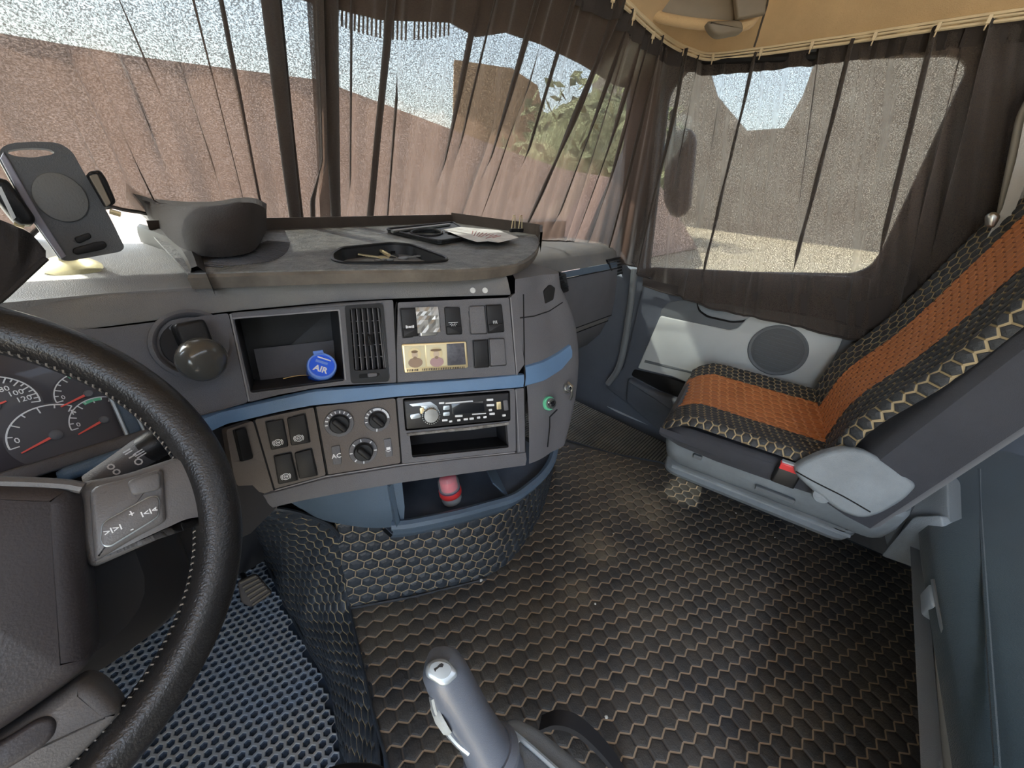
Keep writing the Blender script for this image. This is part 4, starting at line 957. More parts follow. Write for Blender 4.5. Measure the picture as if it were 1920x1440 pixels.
#@@PART3
# ================================================================== QUILTED COVERS
def hexmesh(mb, fmap, u0, u1, v0, v1, w, h=.004, pit=False, rot=0, clampuv=True, thr=.9, jit=0, inside=None):
    """padded hexagons between stitched seams. materials 0 pad, 1 seam, 2 seam dimmed like a shaded groove"""
    r = w/math.sqrt(3); rnd = random.Random(5); cr_, sr_ = math.cos(rot), math.sin(rot)
    cu0, cv0 = (u0+u1)/2, (v0+v1)/2; rad = math.hypot(u1-u0, v1-v0)/2+w
    n = int(rad/w)+2; m_ = int(rad/(1.5*r))+2
    cl = (lambda u, v: (min(max(u, u0), u1), min(max(v, v0), v1))) if clampuv else (lambda u, v: (u, v))
    for j in range(-m_, m_+1):
        for i in range(-n, n+1):
            a = w*(i+.5*(j & 1)); b_ = 1.5*r*j
            cu_ = cu0+a*cr_-b_*sr_; cv_ = cv0+a*sr_+b_*cr_
            if not (u0-r < cu_ < u1+r and v0-r < cv_ < v1+r): continue
            if inside and not inside(cu_, cv_): continue
            hh = h*(1+rnd.uniform(-.25, .25)); o = len(mb.v)
            def pt(rr, k, z):
                an = PI/2+k*PI/3; x, y = rr*math.cos(an), rr*math.sin(an)
                u, v = cl(cu_+x*cr_-y*sr_, cv_+x*sr_+y*cr_); p, nn = fmap(u, v); return p+nn*z
            u, v = cl(cu_, cv_); p, nn = fmap(u, v)
            prof_ = [(.48, -hh), (.66, -hh*.15), (.8, h*.15)] if pit else [(.45, hh*.93), (.76, hh*.55), (thr, 0)]
            mb.v.append(p+nn*(-hh if pit else hh))
            for rr, z in prof_: mb.v += [pt(r*rr, k, z) for k in range(6)]
            mb.v += [pt(r*1.0, k, h*.15 if pit else -.0004) for k in range(6)]
            for k in range(6):
                k2 = (k+1) % 6
                mb.f.append([o, o+1+k, o+1+k2]); mb.m.append(0)
                for q in range(3):
                    A = o+1+q*6; B = A+6
                    mb.f.append([A+k, B+k, B+k2, A+k2])
                    if pit: mb.m.append(1 if q >= 1 else 0)
                    else: mb.m.append(0 if q < 2 else (2 if k in (1, 4) else 1))
    return mb
def ruled(A, B):
    """A, B polylines -> map(u,v) u along, v from A to B, lengths, mean normal toward the eye"""
    A = resample(A, 90)[0]; B = resample(B, 90)[0]
    L_ = (sum((p-q).length for p, q in zip(A, A[1:]))+sum((p-q).length for p, q in zip(B, B[1:])))/2
    H_ = sum((p-q).length for p, q in zip(A, B))/90
    def f(u, v):
        t = u/L_; s_ = v/H_; a, c = pick(A, t), pick(B, t); p = a.lerp(c, s_)
        a2, c2 = pick(A, min(1, t+.02)), pick(B, min(1, t+.02)); a1, c1 = pick(A, max(0, t-.02)), pick(B, max(0, t-.02))
        n = ((a2.lerp(c2, s_))-(a1.lerp(c1, s_))).cross(c-a)
        n = n.normalized() if n.length > 1e-9 else V((0, 0, 1))
        if n.dot(EYEP-p) < 0 and abs(n.dot((EYEP-p).normalized())) > .12: n = -n
        return p, n
    return f, L_, H_
HM = [M['hexf'], M['bthread'], M['sthread']]
def add_pale_spots(m, spots, col):
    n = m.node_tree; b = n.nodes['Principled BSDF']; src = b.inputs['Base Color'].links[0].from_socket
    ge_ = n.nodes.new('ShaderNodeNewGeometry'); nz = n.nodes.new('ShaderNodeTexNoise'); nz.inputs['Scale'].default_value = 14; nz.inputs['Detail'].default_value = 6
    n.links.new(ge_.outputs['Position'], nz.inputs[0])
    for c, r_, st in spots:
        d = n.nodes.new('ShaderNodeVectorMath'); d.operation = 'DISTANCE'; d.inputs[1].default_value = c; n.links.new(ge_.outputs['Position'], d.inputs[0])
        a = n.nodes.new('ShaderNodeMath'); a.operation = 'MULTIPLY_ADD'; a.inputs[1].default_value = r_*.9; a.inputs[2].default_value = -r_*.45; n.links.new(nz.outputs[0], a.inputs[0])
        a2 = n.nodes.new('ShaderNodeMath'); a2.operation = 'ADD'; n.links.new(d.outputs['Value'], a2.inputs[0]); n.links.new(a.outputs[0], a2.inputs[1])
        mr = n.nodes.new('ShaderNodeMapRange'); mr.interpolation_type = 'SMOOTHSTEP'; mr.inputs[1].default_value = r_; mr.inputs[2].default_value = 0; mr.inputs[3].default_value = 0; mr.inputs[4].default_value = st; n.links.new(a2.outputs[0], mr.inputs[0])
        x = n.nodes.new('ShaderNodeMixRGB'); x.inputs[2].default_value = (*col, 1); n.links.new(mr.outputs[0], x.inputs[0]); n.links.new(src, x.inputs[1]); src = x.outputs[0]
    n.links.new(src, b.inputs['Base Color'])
add_pale_spots(M['hexf'], [(oz(1215, 950, 0), .17, .55), (oz(1125, 1030, 0), .12, .45), (oz(1150, 900, 0), .3, .3), (oz(1085, 1110, 0), .09, .3)], (.30, .25, .17))  # paler warm spots mixed into the floor cover colour
cover = thing('floor_cover', 'large black quilted floor cover with beige hexagon stitching', 'floor cover', (.8, .2, .002))
# flat part
ru = V((.92, -.39, 0)).normalized(); rv = V((0, 0, 1)).cross(ru)
FP = [oz(712, 1520, 0), oz(700, 1340, 0), oz(655, 1140, 0), oz(1062, 826, 0), oz(1150, 852, 0), oz(1238, 868, 0), oz(1500, 975, 0), oz(1742, 1082, 0), V((1.62, -.9, 0)), V((.2, -.9, 0))]
FP[0] = V((.09, .2, 0)); FP[9] = V((.02, -.6, 0)); FP[8] = V((1.6, -.6, 0))
def fflat(u, v): p = ru*u+rv*v; return V((p.x, p.y, .004+.0015*math.sin(p.x*9)*math.sin(p.y*8))), V((0, 0, 1))
us = [p.dot(ru) for p in FP]; vs_ = [p.dot(rv) for p in FP]
def insidepoly(p, P, m_=0):
    s_ = None; k = len(P)
    for i in range(k):
        a, c = P[i], P[(i+1)%k]; d = (c-a); x = d.x*(p.y-a.y)-d.y*(p.x-a.x)
        if x/d.length > m_: return False
    return True
cen_ = sum(FP, V())/len(FP); ar = sum(((FP[i]-cen_).cross(FP[(i+1)%len(FP)]-cen_)).z for i in range(len(FP)))
FPc = FP if ar < 0 else FP[::-1]
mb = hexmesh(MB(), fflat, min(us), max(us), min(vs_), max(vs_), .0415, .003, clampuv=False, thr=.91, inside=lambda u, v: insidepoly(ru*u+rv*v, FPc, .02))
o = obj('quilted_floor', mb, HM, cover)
bm = bmesh.new(); bm.from_mesh(o.data); og = org(cover)
for i in range(len(FPc)):
    a, c = FPc[i], FPc[(i+1)%len(FPc)]; d = c-a; nn = V((-d.y, d.x, 0)).normalized()
    if nn.dot(cen_-a) > 0: nn = -nn
    if (a.x-c.x)**2+(a.y-c.y)**2 < 1e-6: continue
    bmesh.ops.bisect_plane(bm, geom=bm.verts[:]+bm.edges[:]+bm.faces[:], plane_co=a-og, plane_no=nn, clear_outer=True)
bm.to_mesh(o.data); bm.free()
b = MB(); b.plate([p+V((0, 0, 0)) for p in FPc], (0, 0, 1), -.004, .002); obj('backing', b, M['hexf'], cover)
b = MB(); b.tube([p+V((0, 0, .004)) for p in [FP[3], FP[4], FP[5], FP[6], FP[7], FP[8]]], .0045, 6); obj('edge_binding', b, M['hexn'], cover, True); b = MB(); b.tube([p+V((0, 0, .006)) for p in [FP[0], FP[1], FP[2]]], .004, 6); obj('edge_binding', b, M['hexn'], cover, True); b = MB(); b.tube([oz(x, y, .006) for x, y in [(655, 1141), (780, 1118), (912, 1086)]], .004, 6); obj('edge_binding', b, M['hexn'], cover, True)
# upright box below the console
base_ = catmull([oz(x, y, 0) for x, y in [(656, 1140), (780, 1114), (905, 1084), (955, 1052), (1000, 990), (1026, 925), (1040, 860)]], 6)
tops = [V((p.x, p.y, .40))+V((.012, .02, 0)) for p in base_]
f_, L_, H_ = ruled([p+V((0, 0, .004)) for p in base_], tops)
mb = hexmesh(MB(), f_, 0, L_, 0, H_, .0375, .0045, rot=-.18, thr=.935)
box_ = obj('quilted_front', mb, [M['hexn'], M['gthread'], M['bthread']], cover)
b = MB(); b.loft([[p+V((.012, .018, -.01)) for p in base_], [p+V((.012, .018, 0)) for p in tops]], closed=False, cap=False); obj('front_backing', b, M['matte'], cover)
# side that drops into the driver's footwell
tA = [oz(716, 1520, 0), oz(702, 1340, 0), oz(685, 1240, 0), oz(656, 1140, 0), oz(648, 1060, .15), oz(628, 995, .30), oz(560, 962, .42), oz(478, 950, .47)]
tB = [oz(650, 1500, -.2), oz(637, 1380, -.2), oz(618, 1285, -.2), oz(570, 1200, -.2), oz(525, 1110, -.2), oz(498, 1050, -.2), oz(478, 1000, -.2), oz(460, 965, -.2)]
tA, tB = catmull(tA, 8), catmull(tB, 8)
f0, L_, H_ = ruled(tA, tB)
def f_(u, v):
    p, n = f0(u, v); return p+n*(.006*math.sin(u*23+v*9)*math.sin(v*17+u*5)+.02*math.sin(PI*min(1, max(0, v/H_)))), n
mb = hexmesh(MB(), f_, 0, L_, 0, H_, .040, .0035, rot=.35, thr=.90); obj('quilted_side', mb, [M['hexn'], M['gthread'], M['sthread']], cover)
b = MB(); b.tube([p for p in tA], .005, 6); obj('side_binding', b, M['hexn'], cover, True); b = MB(); b.tube([p+V((0, 0, .004)) for p in tB], .006, 6); obj('side_binding', b, M['hexn'], cover, True)
b = MB(); A9, B9 = rs(tA, 40), rs(tB, 40); b.loft([[p+V((.02, .02, -.02)) for p in A9], [p+V((.04, .03, -.01)) for p in B9]], closed=False, cap=False); obj('side_backing', b, M['matte'], cover)
# crumbs on the cover
for x, y, s_ in [(1137, 1344, .004), (902, 1088, .005), (1150, 1000, .002), (1380, 962, .0025), (1116, 1132, .003), (1453, 1008, .002)]:
    p = oz(x, y, .011); b = MB(); rnd = random.Random(x)
    b.loft([[p+V((math.cos(t)*s_*q*rnd.uniform(.7, 1.2), math.sin(t)*s_*q*rnd.uniform(.7, 1.2), z*s_)) for t in [k*PI/3 for k in range(6)]] for q, z in [(.3, -.8), (1, -.3), (.9, .4), (.3, .8)]])
    tag(obj('crumb', b, M['white']), {1137: 'pale crumb near the bottom of the quilted cover, right of the gear lever', 902: 'white crumb at the foot of the upright quilted box', 1150: 'tiny pale crumb in the middle of the quilted cover', 1380: 'tiny pale crumb by the long edge of the quilted cover near the seat base', 1116: 'pale crumb on the paler patch of the quilted cover', 1453: 'tiny crumb on the quilted cover below the seat base rear'}[x], 'crumb', 'crumbs on the quilted cover')

# driver's footwell mat
dm = thing('driver_mat', 'blue-grey honeycomb rubber mat in the driver footwell', 'floor mat', (0, .7, -.2))
ea = R(-20)
def fm(u, v): return V((u*math.cos(ea)-v*math.sin(ea), u*math.sin(ea)+v*math.cos(ea), -.196)), V((0, 0, 1))
MP = [V((tb.x-.012, tb.y, 0)) for tb in tB[::8]]; MP = [V((MP[0].x, .2, 0))]+MP+[V((-.35, 1.25, 0)), V((-.55, 1.1, 0)), V((-.55, .2, 0))]
def inpoly(p, P):
    c = False; j = len(P)-1
    for i in range(len(P)):
        if (P[i].y > p.y) != (P[j].y > p.y) and p.x < (P[j].x-P[i].x)*(p.y-P[i].y)/(P[j].y-P[i].y)+P[i].x: c = not c
        j = i
    return c
mb = hexmesh(MB(), fm, -.9, .6, .0, 1.4, .0235, .006, pit=True, clampuv=False, inside=lambda u, v: inpoly(fm(u, v)[0], MP))
tag(obj('honeycomb', mb, [M['matpit'], M['matrib']], dm), kind='stuff')
b = MB(); b.box((-.2, .7, -.212), (.5, .6, .006)); obj('mat_base', b, M['matpit'], dm)
# accelerator pedal
pd = thing('accelerator_pedal', 'worn ribbed accelerator pedal beside the quilted tunnel side', 'pedal', oz(468, 1115, -.1))
n = V((-.1, -.75, .6)).normalized(); P = [on(x, y, n, n.dot(oz(468, 1115, -.1))) for x, y in [(445, 1090), (480, 1075), (512, 1112), (472, 1140), (452, 1130)]]
b = MB(); b.plate(rpoly(P, .01), n, -.01, 0, .003); obj('pedal_pad', b, M['brown'], pd)
for k in range(6):
    t = (k+.5)/6; a = P[0].lerp(P[3], t); c = P[1].lerp(P[2], t); b = MB(); b.tube([a.lerp(c, .08)+n*.003, a.lerp(c, .92)+n*.003], .0032, 6); obj('rib', b, M['taupe'], pd, True)
b = MB(); q = sum(P, V())/5; b.tube([q-n*.01, q+V((0, .1, -.02)), q+V((0, .16, -.08))], .008, 8); obj('pedal_arm', b, M['black'], pd, True)
# firewall in front of both footwells
b = MB(); b.box((.5, 1.275, .32), (1.28, .05, .61)); struct('wall_front', b, M['matte'])
# passenger footwell mat
pm = thing('passenger_mat', 'dusty finely ribbed grey mat in the passenger footwell', 'floor mat', (1.5, .7, -.01))
PM = [oz(1030, 838, -.004), oz(1150, 856, -.004), oz(1245, 874, -.004), V((DX-.05, .30, -.004)), V((DX-.05, 1.2, -.004)), V((1.0, 1.2, -.004))]
b = MB(); b.plate(PM, (0, 0, 1), -.006, 0); obj('mat_base', b, M['rmatd'], pm)
b = MB(); y = .36
while y < 1.2:
    x0 = 1.02+.0*y; xa = max(1.0, PM[0].x+(PM[0].y-y)*.2 if y > PM[0].y else PM[0].x+(PM[0].y-y)*(PM[2].x-PM[0].x)/(PM[0].y-PM[2].y))
    c = V(((xa+DX-.06)/2, y, -.002)); b.box(c, ((DX-.06-xa)/2, .0042, .0022)); y += .0135
tag(obj('mat_ribs', b, M['rmat'], pm), kind='stuff')

# ================================================================== DOOR
def dp(x, y, off=0): return on(x, y, (1, 0, 0), DX-off)
XN = V((-1, 0, 0))
door = thing('door_1', None, None, (DX, .2, .4)); door['kind'] = 'structure'
def dplate(name, px, mt, t0, t1, bev=.003, r=.015, parent=door, off=0):
    b = MB(); b.plate(rpoly([dp(x, y, off) for x, y in px], r), XN, t0, t1, bev); return obj(name, b, M[mt] if isinstance(mt, str) else mt, parent, True)
dplate('door_card', [(1216, 500), (1210, 530), (1172, 690), (1135, 722), (1200, 772), (1236, 800), (1270, 840), (1560, 900), (1720, 800), (1640, 560), (1640, 520)], 'doord', 0, .016, .005, .03)
dplate('upper_inset', [(1243, 580), (1256, 566), (1282, 561), (1316, 565), (1440, 575), (1422, 590), (1408, 612), (1388, 626), (1372, 626), (1255, 602), (1240, 596)], 'doorg', .014, .020, .003, .01)
dplate('pale_panel', [(1242, 590), (1258, 594), (1370, 617), (1386, 613), (1400, 598), (1410, 586), (1424, 574), (1505, 588), (1588, 605), (1580, 640), (1556, 690), (1520, 745), (1340, 735), (1265, 704), (1199, 688)], 'light', .014, .026, .006, .012)
hd_ = dplate('door_handle', [(1311, 566), (1360, 568), (1420, 578), (1414, 590), (1398, 598), (1376, 600), (1332, 590), (1317, 580)], 'silver', .018, .034, .007, .012); hd_['label'] = 'silvery inner door handle'
dplate('handle_cup', [(1308, 563), (1365, 562), (1428, 576), (1418, 594), (1398, 603), (1374, 604), (1328, 594), (1312, 582)], 'black', .016, .021, .002, .012)
dplate('panel_crease', [(1214, 672), (1330, 700), (1328, 704), (1212, 677)], 'doorg', .024, .0268, .001, .001)
dplate('storage_slot', [(1192, 690), (1262, 706), (1340, 730), (1360, 760), (1290, 748), (1240, 730), (1186, 702)], 'black', .014, .018, .001, .012)
dplate('pocket_lip', [(1184, 704), (1240, 732), (1300, 752), (1380, 770), (1400, 850), (1300, 838), (1236, 798), (1180, 748)], 'doord', .012, .05, .014, .02)
spk = dp(1457, 657, .026); rs_ = (dp(1457, 657)-dp(1513, 664)).length
b = MB(); b.lathe(spk, XN, [(rs_*1.04, 0), (rs_*1.04, .006), (rs_, .009), (rs_*.93, .006), (rs_*.9, .006)], 48); sp_ = obj('door_speaker', b, M['doorg'], door, True); sp_['label'] = 'round grey door speaker'
b = MB(); b.lathe(spk, XN, [(rs_*.92, .002), (rs_*.9, .008), (rs_*.6, .0115), (0, .0125)], 40); obj('grille', b, mat('speaker_grille', (.12, .13, .135), .7, bump=1, bscale=420, bdist=.003), sp_, True)
b = MB()
for k in range(9):
    z = (k-4)*rs_*.17; hw = math.sqrt(max(0, (rs_*.78)**2-z*z)); b.tube([spk+V((-.0125+.002*abs(z)/rs_, y_, z)) for y_ in (-hw, -hw*.3, hw*.3, hw)], .0016, 5)
obj('grille_ribs', b, M['doorg'], sp_)
dplate('rear_frame', [(1590, 606), (1602, 600), (1632, 606), (1600, 670), (1545, 745), (1520, 745), (1558, 688)], 'doorg', .012, .03, .008, .01)
dplate('bright_edge', [(1618, 616), (1626, 612), (1606, 664), (1600, 664)], 'chrome', .03, .034, .001, .001)
b = MB(); b.tube(catmull([dp(x, y, .03) for x, y in [(1190, 505), (1184, 560), (1172, 640), (1160, 690), (1140, 720)]], 5), .016, 10); obj('door_seal', b, M['doorg'], door, True)
b = MB(); b.tube(catmull([dp(x, y, .035) for x, y in [(1186, 516), (1187, 524)]], 3), .008, 8); obj('pin', b, M['silver'], door, True)
b = MB(); sl = catmull([oz(x, y, .02) for x, y in [(1098, 712), (1120, 735), (1150, 757), (1190, 775), (1235, 792)]], 5)
b.loft([[p+V((0, 0, .012)) for p in sl], [p+V((-.012, -.004, .006)) for p in sl], [p+V((-.016, -.006, -.016)) for p in sl], [p+V((-.03, -.01, -.02)) for p in sl]], closed=False, cap=False); t = obj('trim_4', b, M['silver'], None, True); t['kind'] = 'structure'
# B pillar trim and seat belt
b = MB(); b.plate(rpoly([dp(x, y, .09) for x, y in [(1905, 215), (1960, 120), (2060, 60), (2060, 520), (1900, 520), (1862, 470), (1868, 400)]], .02), XN, 0, .02, .008); struct('trim_5', b, mat('pillar_trim', (.30, .29, .26), .6), smooth=True)
belt = thing('seat_belt', 'light grey belt webbing and anchor on the pillar behind the passenger seat', 'seat belt', dp(1870, 430, .13))
b = MB(); A = [dp(x, y, .125) for x, y in [(1925, 200), (1905, 300), (1880, 390), (1845, 455), (1800, 500)]]; Bq = [dp(x, y, .125) for x, y in [(1950, 210), (1935, 310), (1900, 400), (1858, 465), (1805, 505)]]
b.loft([A, [p+V((-.003, 0, 0)) for p in A], [p+V((-.003, 0, 0)) for p in Bq], Bq], closed=False, cap=False); obj('webbing', b, mat('belt_webbing', (.42, .41, .38), .8, bump=.5, bscale=400), belt)
b = MB(); b.plate(rpoly([dp(x, y, .14) for x, y in [(1846, 404), (1862, 396), (1876, 404), (1862, 428), (1846, 426)]], .01), XN, 0, .02, .006); obj('anchor', b, M['steel'], belt, True)

# ================================================================== PASSENGER SEAT
sf = V((-.17, .985, 0)).normalized(); sr = V((sf.y, -sf.x, 0))
SO = V((1.44, -.08, 0))     # rear centre of the cushion
seat = thing('passenger_seat', 'passenger seat with orange centre panels and black gold-stitched hexagon sides', 'seat', SO)
def sp(u, v, z): return SO+sr*u+sf*v+V((0, 0, z))
SL, SW, SH = .42, .275, .495
def cush(u, v):
    z = SH
    z += .022*(abs(u)/SW)**3-.012*math.cos(u/SW*PI/2)
    z -= .055*max(0, (v-(SL-.10))/.10)**2.2
    z -= .03*max(0, (abs(u)-(SW-.03))/.03)**2
    return sp(u, v, z)
def withn(f):
    def g(u, v):
        p = f(u, v); a = f(u+.003, v)-f(u-.003, v); c = f(u, v+.003)-f(u, v-.003); n = a.cross(c).normalized()
        return p, (n if n.z > -.2 else -n)
    return g
SM = [M['hexs'], M['gthread'], mat('groove_shade_gold_thread', (.25, .19, .1), .8)]
OM = [M['orange'], mat('orange_seam_highlight', (.68, .30, .12), .6), mat('orange_seam_shade', (.24, .065, .015), .6)]  # seam highlight and shade put into the colour by edge direction
cp_ = withn(cush)
def skin(name, u0, u1, v0, v1, f, mats, w, h, rot, parent=seat, thr=.86):
    mb = hexmesh(MB(), f, u0, u1, v0, v1, w, h, rot=rot, thr=thr); return obj(name, mb, mats, parent)
skin('cushion_side_panel', -SW, -.11, 0, SL, cp_, SM, .0235, .0025, .12)
skin('cushion_side_panel', .165, SW, 0, SL, cp_, SM, .0235, .0025, .12)
skin('cushion_centre', -.11, .165, -.01, SL, cp_, OM, .032, .0028, .12)
# front corners: piping around and the dark skirt
def ring(z, g, rr=.07):
    pts = []
    for cx_, cy_, a0 in [(SW+g-rr, SL+g-rr, 0), (-SW-g+rr, SL+g-rr, 90), (-SW-g+.03, -.02+.03, 180), (SW+g-.03, -.02+.03, 270)]:
        q = rr if cy_ > .1 else .03
        for k in range(7):
            a = R(a0+15*k); pts.append(sp(cx_+q*math.cos(a), cy_+q*math.sin(a), z if cy_ < .1 else z-.0))
    return pts
b = MB(); rg = []
for z, g in [(.43, -.03), (.425, -.005), (.435, .008), (.45, .010), (.468, .004), (.476, -.008)]:
    P = ring(z, g)
    rg.append([p-V((0, 0, .035*max(0, ((p-SO).dot(sf)-(SL-.12))/.12)**2 if z > .43 else 0)) for p in P])
b.loft(rg); obj('cushion_skirt', b, M['navy'], seat, True)
# near-side skirt drop that hangs further down
b = MB(); N1 = []; 
pts_t = [(SL+.006, .45), (SL-.06, .45), (.25, .455), (.12, .46), (.0, .465), (-.03, .465)]
pts_b = [(SL+.004, .425), (SL-.06, .408), (.25, .402), (.12, .405), (.0, .412), (-.03, .418)]
b.loft([[sp(-SW-.008, v, z) for v, z in pts_t], [sp(-SW-.016, v, (z+z2)/2) for (v, z), (_, z2) in zip(pts_t, pts_b)], [sp(-SW-.006, v, z) for v, z in pts_b], [sp(-SW+.02, v, z-.004) for v, z in pts_b]], closed=False, cap=False); obj('skirt_flap', b, M['navy'], seat, True)
# suspension housing
def hring(z, g, y0, y1, rr=.05):
    pts = []
    for cx_, cy_, a0 in [(SW-g-rr, y1-rr, 0), (-SW+g+rr, y1-rr, 90), (-SW+g+rr, y0+rr, 180), (SW-g-rr, y0+rr, 270)]:
        for k in range(7):
            a = R(a0+15*k); pts.append(sp(cx_+rr*math.cos(a), cy_+rr*math.sin(a), z))
    return pts
b = MB(); b.loft([hring(z, g, -.20, SL-.015+e) for z, g, e in [(.30, .06, -.03), (.315, .045, -.01), (.37, .018, .0), (.425, .010, 0), (.435, .02, -.01)]]); obj('side_housing', b, M['grey'], seat, True)
b = MB()
for z, g in [(.245, .050), (.225, .070), (.205, .062), (.185, .085), (.165, .075), (.145, .10), (.125, .088), (.10, .10)]: pass
b.loft([hring(z, g, -.16, SL-.03) for z, g in [(.312, .06), (.300, .082), (.286, .066), (.272, .098), (.258, .082), (.244, .116), (.230, .100), (.212, .112), (.200, .14)]]); obj('bellows', b, M['grey'], seat, True)
b = MB(); b.loft([[sp(u, v, z) for u, v in ((.12, -.12), (.25, -.12), (.25, SL-.12), (.12, SL-.12))] for z in (.21, .004)]); obj('plinth', b, M['matte'], seat)
b = MB(); b.tube([sp(-SW+.03, v, (.302)) for v in (-.12, .1, .3, SL-.06)], .005, 6); obj('housing_lip', b, M['grey'], seat, True)
b = MB(); b.box(sp(-SW+.014, .08, .355), (.006, .05, .006), (sr, sf, V((0, 0, 1))), bev=.002); obj('adjust_lever', b, M['doorg'], seat)
b = MB(); b.box(sp(-SW+.010, .30, .385), (.007, .013, .006), (sr, sf, V((0, 0, 1))), bev=.003); obj('button', b, M['doorg'], seat)
# buckle
bk = sp(-SW-.024, .085, .452); b = MB(); b.box(bk, (.010, .028, .030), (sr, sf, V((0, 0, 1))), bev=.004); ko = obj('buckle', b, M['black'], seat, True)
b = MB(); b.box(bk+V((0, 0, .026))-sr*.002, (.009, .025, .009), (sr, sf, V((0, 0, 1))), bev=.002); obj('buckle_button', b, M['red'], ko)
b = MB(); b.box(bk+V((0, 0, .037))-sr*.001, (.006, .023, .0025), (sr, sf, V((0, 0, 1)))); obj('buckle_slot', b, M['silver'], ko)
# recliner cover
RN = (-sr*.93+V((0, 0, .35))).normalized(); rc0 = sp(-SW-.055, -.05, .46)
RPX = [(1487, 878), (1502, 866), (1540, 848), (1585, 838), (1620, 842), (1662, 865), (1712, 902), (1716, 912), (1695, 935), (1650, 962), (1615, 972), (1575, 958), (1530, 925), (1495, 893)]
def rp_(x, y, off=0): return on(x, y, RN, RN.dot(rc0)+off)
b = MB(); b.plate(rpoly([rp_(x, y) for x, y in RPX], .02), RN, -.03, .012, .010); rc = obj('recliner_cover', b, M['grey'], seat, True)
b = MB(); b.tube(catmull([rp_(x, y, .012) for x, y in [(1492, 884), (1530, 905), (1580, 930), (1632, 960)]], 5), .0018, 5); obj('cover_seam', b, M['dark'], rc)
b = MB(); q = rp_(1540, 928, -.002); b.lathe(q, RN, [(.020, 0), (.019, .008), (.012, .011), (0, .012)], 24); obj('pivot_cap', b, M['grey'], seat, True)
b = MB(); b.plate(rpoly([rp_(x, y, -.03) for x, y in [(1240, 800), (1340, 835), (1430, 868), (1500, 885), (1560, 920), (1640, 962), (1610, 985), (1560, 985), (1480, 962), (1400, 935), (1300, 880), (1245, 832)]], .01), RN, -.02, 0, .006); 
# backrest
bu = V((0, 0, 1))*math.cos(R(15.5))-sf*math.sin(R(15.5)); bu = (bu+sr*.0).normalized()
bn = sr.cross(bu).normalized(); bn = bn if bn.dot(sf) > 0 else -bn
BO = sp(0, -.015, .475)
BH = .88
def back(u, v):
    w_ = 1-.14*max(0, (v-.55)/.33)**2
    z = .035*(abs(u)/SW)**2.2-.035*max(0, (abs(u)-(SW-.035))/.035)**2
    bulge = .03*math.exp(-((v-.15)/.13)**2)
    return BO+sr*(u*w_)+bu*v+bn*(z+bulge)
def bkn(u, v):
    p = back(u, v); a = back(u+.003, v)-back(u-.003, v); c = back(u, v+.003)-back(u, v-.003); n = a.cross(c).normalized()
    return p, (n if n.dot(bn) > 0 else -n)
skin('backrest_side_panel', -SW, -.075, 0, BH, bkn, SM, .029, .003, 1.45)
skin('backrest_side_panel', .14, SW, 0, BH, bkn, SM, .029, .003, 1.45)
skin('backrest_centre', -.075, .14, 0, BH, bkn, OM, .024, .002, 1.45)
b = MB(); rg = []
for k in range(13):
    v = -.06+(BH+.09)*k/12; w_ = (1-.14*max(0, (v-.55)/.33)**2)*(1 if v < BH-.04 else .93); wx = SW*w_
    f = lambda u, d: BO+sr*u+bu*v+bn*d
    dd = -.17 if v < BH-.02 else -.14
    rg.append([f(-wx, -.004), f(-wx-.022, -.02), f(-wx-.03, -.07), f(-wx-.02, -.13), f(-wx+.03, dd), f(0, dd-.02), f(wx-.03, dd), f(wx+.02, -.13), f(wx+.03, -.07), f(wx+.022, -.02), f(wx, -.004)])
b.loft(rg); obj('backrest_shell', b, M['navy'], seat, True)
# plug at the seat rear
b = MB(); b.tube([sp(-.17, -.19, .50), sp(-.20, -.22, .52)], .012, 8); 

# ================================================================== BUNK behind the seats
BZ = .45
bunk = thing('bunk_bed', 'dark teal upholstered bunk edge filling the lower right corner', 'bunk', (.95, -.6, .2))
pxs = [(1838, 1470), (1800, 1275), (1762, 1080), (1745, 980), (1742, 900), (1752, 868), (1780, 845), (1830, 833), (1925, 826)]
P = [oz(x, y, BZ) for x, y in pxs]; P = [V((.30, P[0].y, BZ))]+P
print('bunk', [tuple(round(c, 2) for c in p) for p in P])
P = catmull(P, 5)
cc = V((.9, -.75, BZ)); b = MB()
P2 = P+[V((1.70, -1.0, BZ)), V((.30, -1.0, BZ))]
def shr(P, d): return [p+(cc-p).normalized()*d for p in P]
b.loft([[p+V((0, 0, z)) for p in shr(P2, d)] for z, d in [(-.12, .07), (-.10, .03), (-.05, .0), (-.02, .006), (0, .03), (.012, .08), (.016, .2)]]); obj('upholstery', b, M['teal'], bunk, True)
b = MB(); b.tube([p+V((0, 0, .0)) for p in shr(catmull([oz(x, y, BZ+.012) for x, y in [(1870, 1440), (1850, 1150), (1838, 960), (1836, 880)]], 6), .0)], .0035, 6); obj('piping', b, M['teal'], bunk, True)
b = MB(); b.plate([V((.30, -.56, .0)), V((1.36, -.56, .0)), V((1.36, -.345, .36)), V((.30, -.345, .36))], V((0, .36, -.2)), -.02, .004); obj('front_board', b, M['doorg'], bunk)
b = MB(); b.tube([oz(1752, 1090, BZ-.03), oz(1770, 1180, BZ-.03), oz(1805, 1310, BZ-.04)], .006, 8); obj('front_rail', b, M['steel'], bunk, True)
b = MB(); q = oz(1748, 1128, .40); b.box(q, (.035, .010, .018), bev=.006); obj('latch', b, M['silver'], bunk, True)
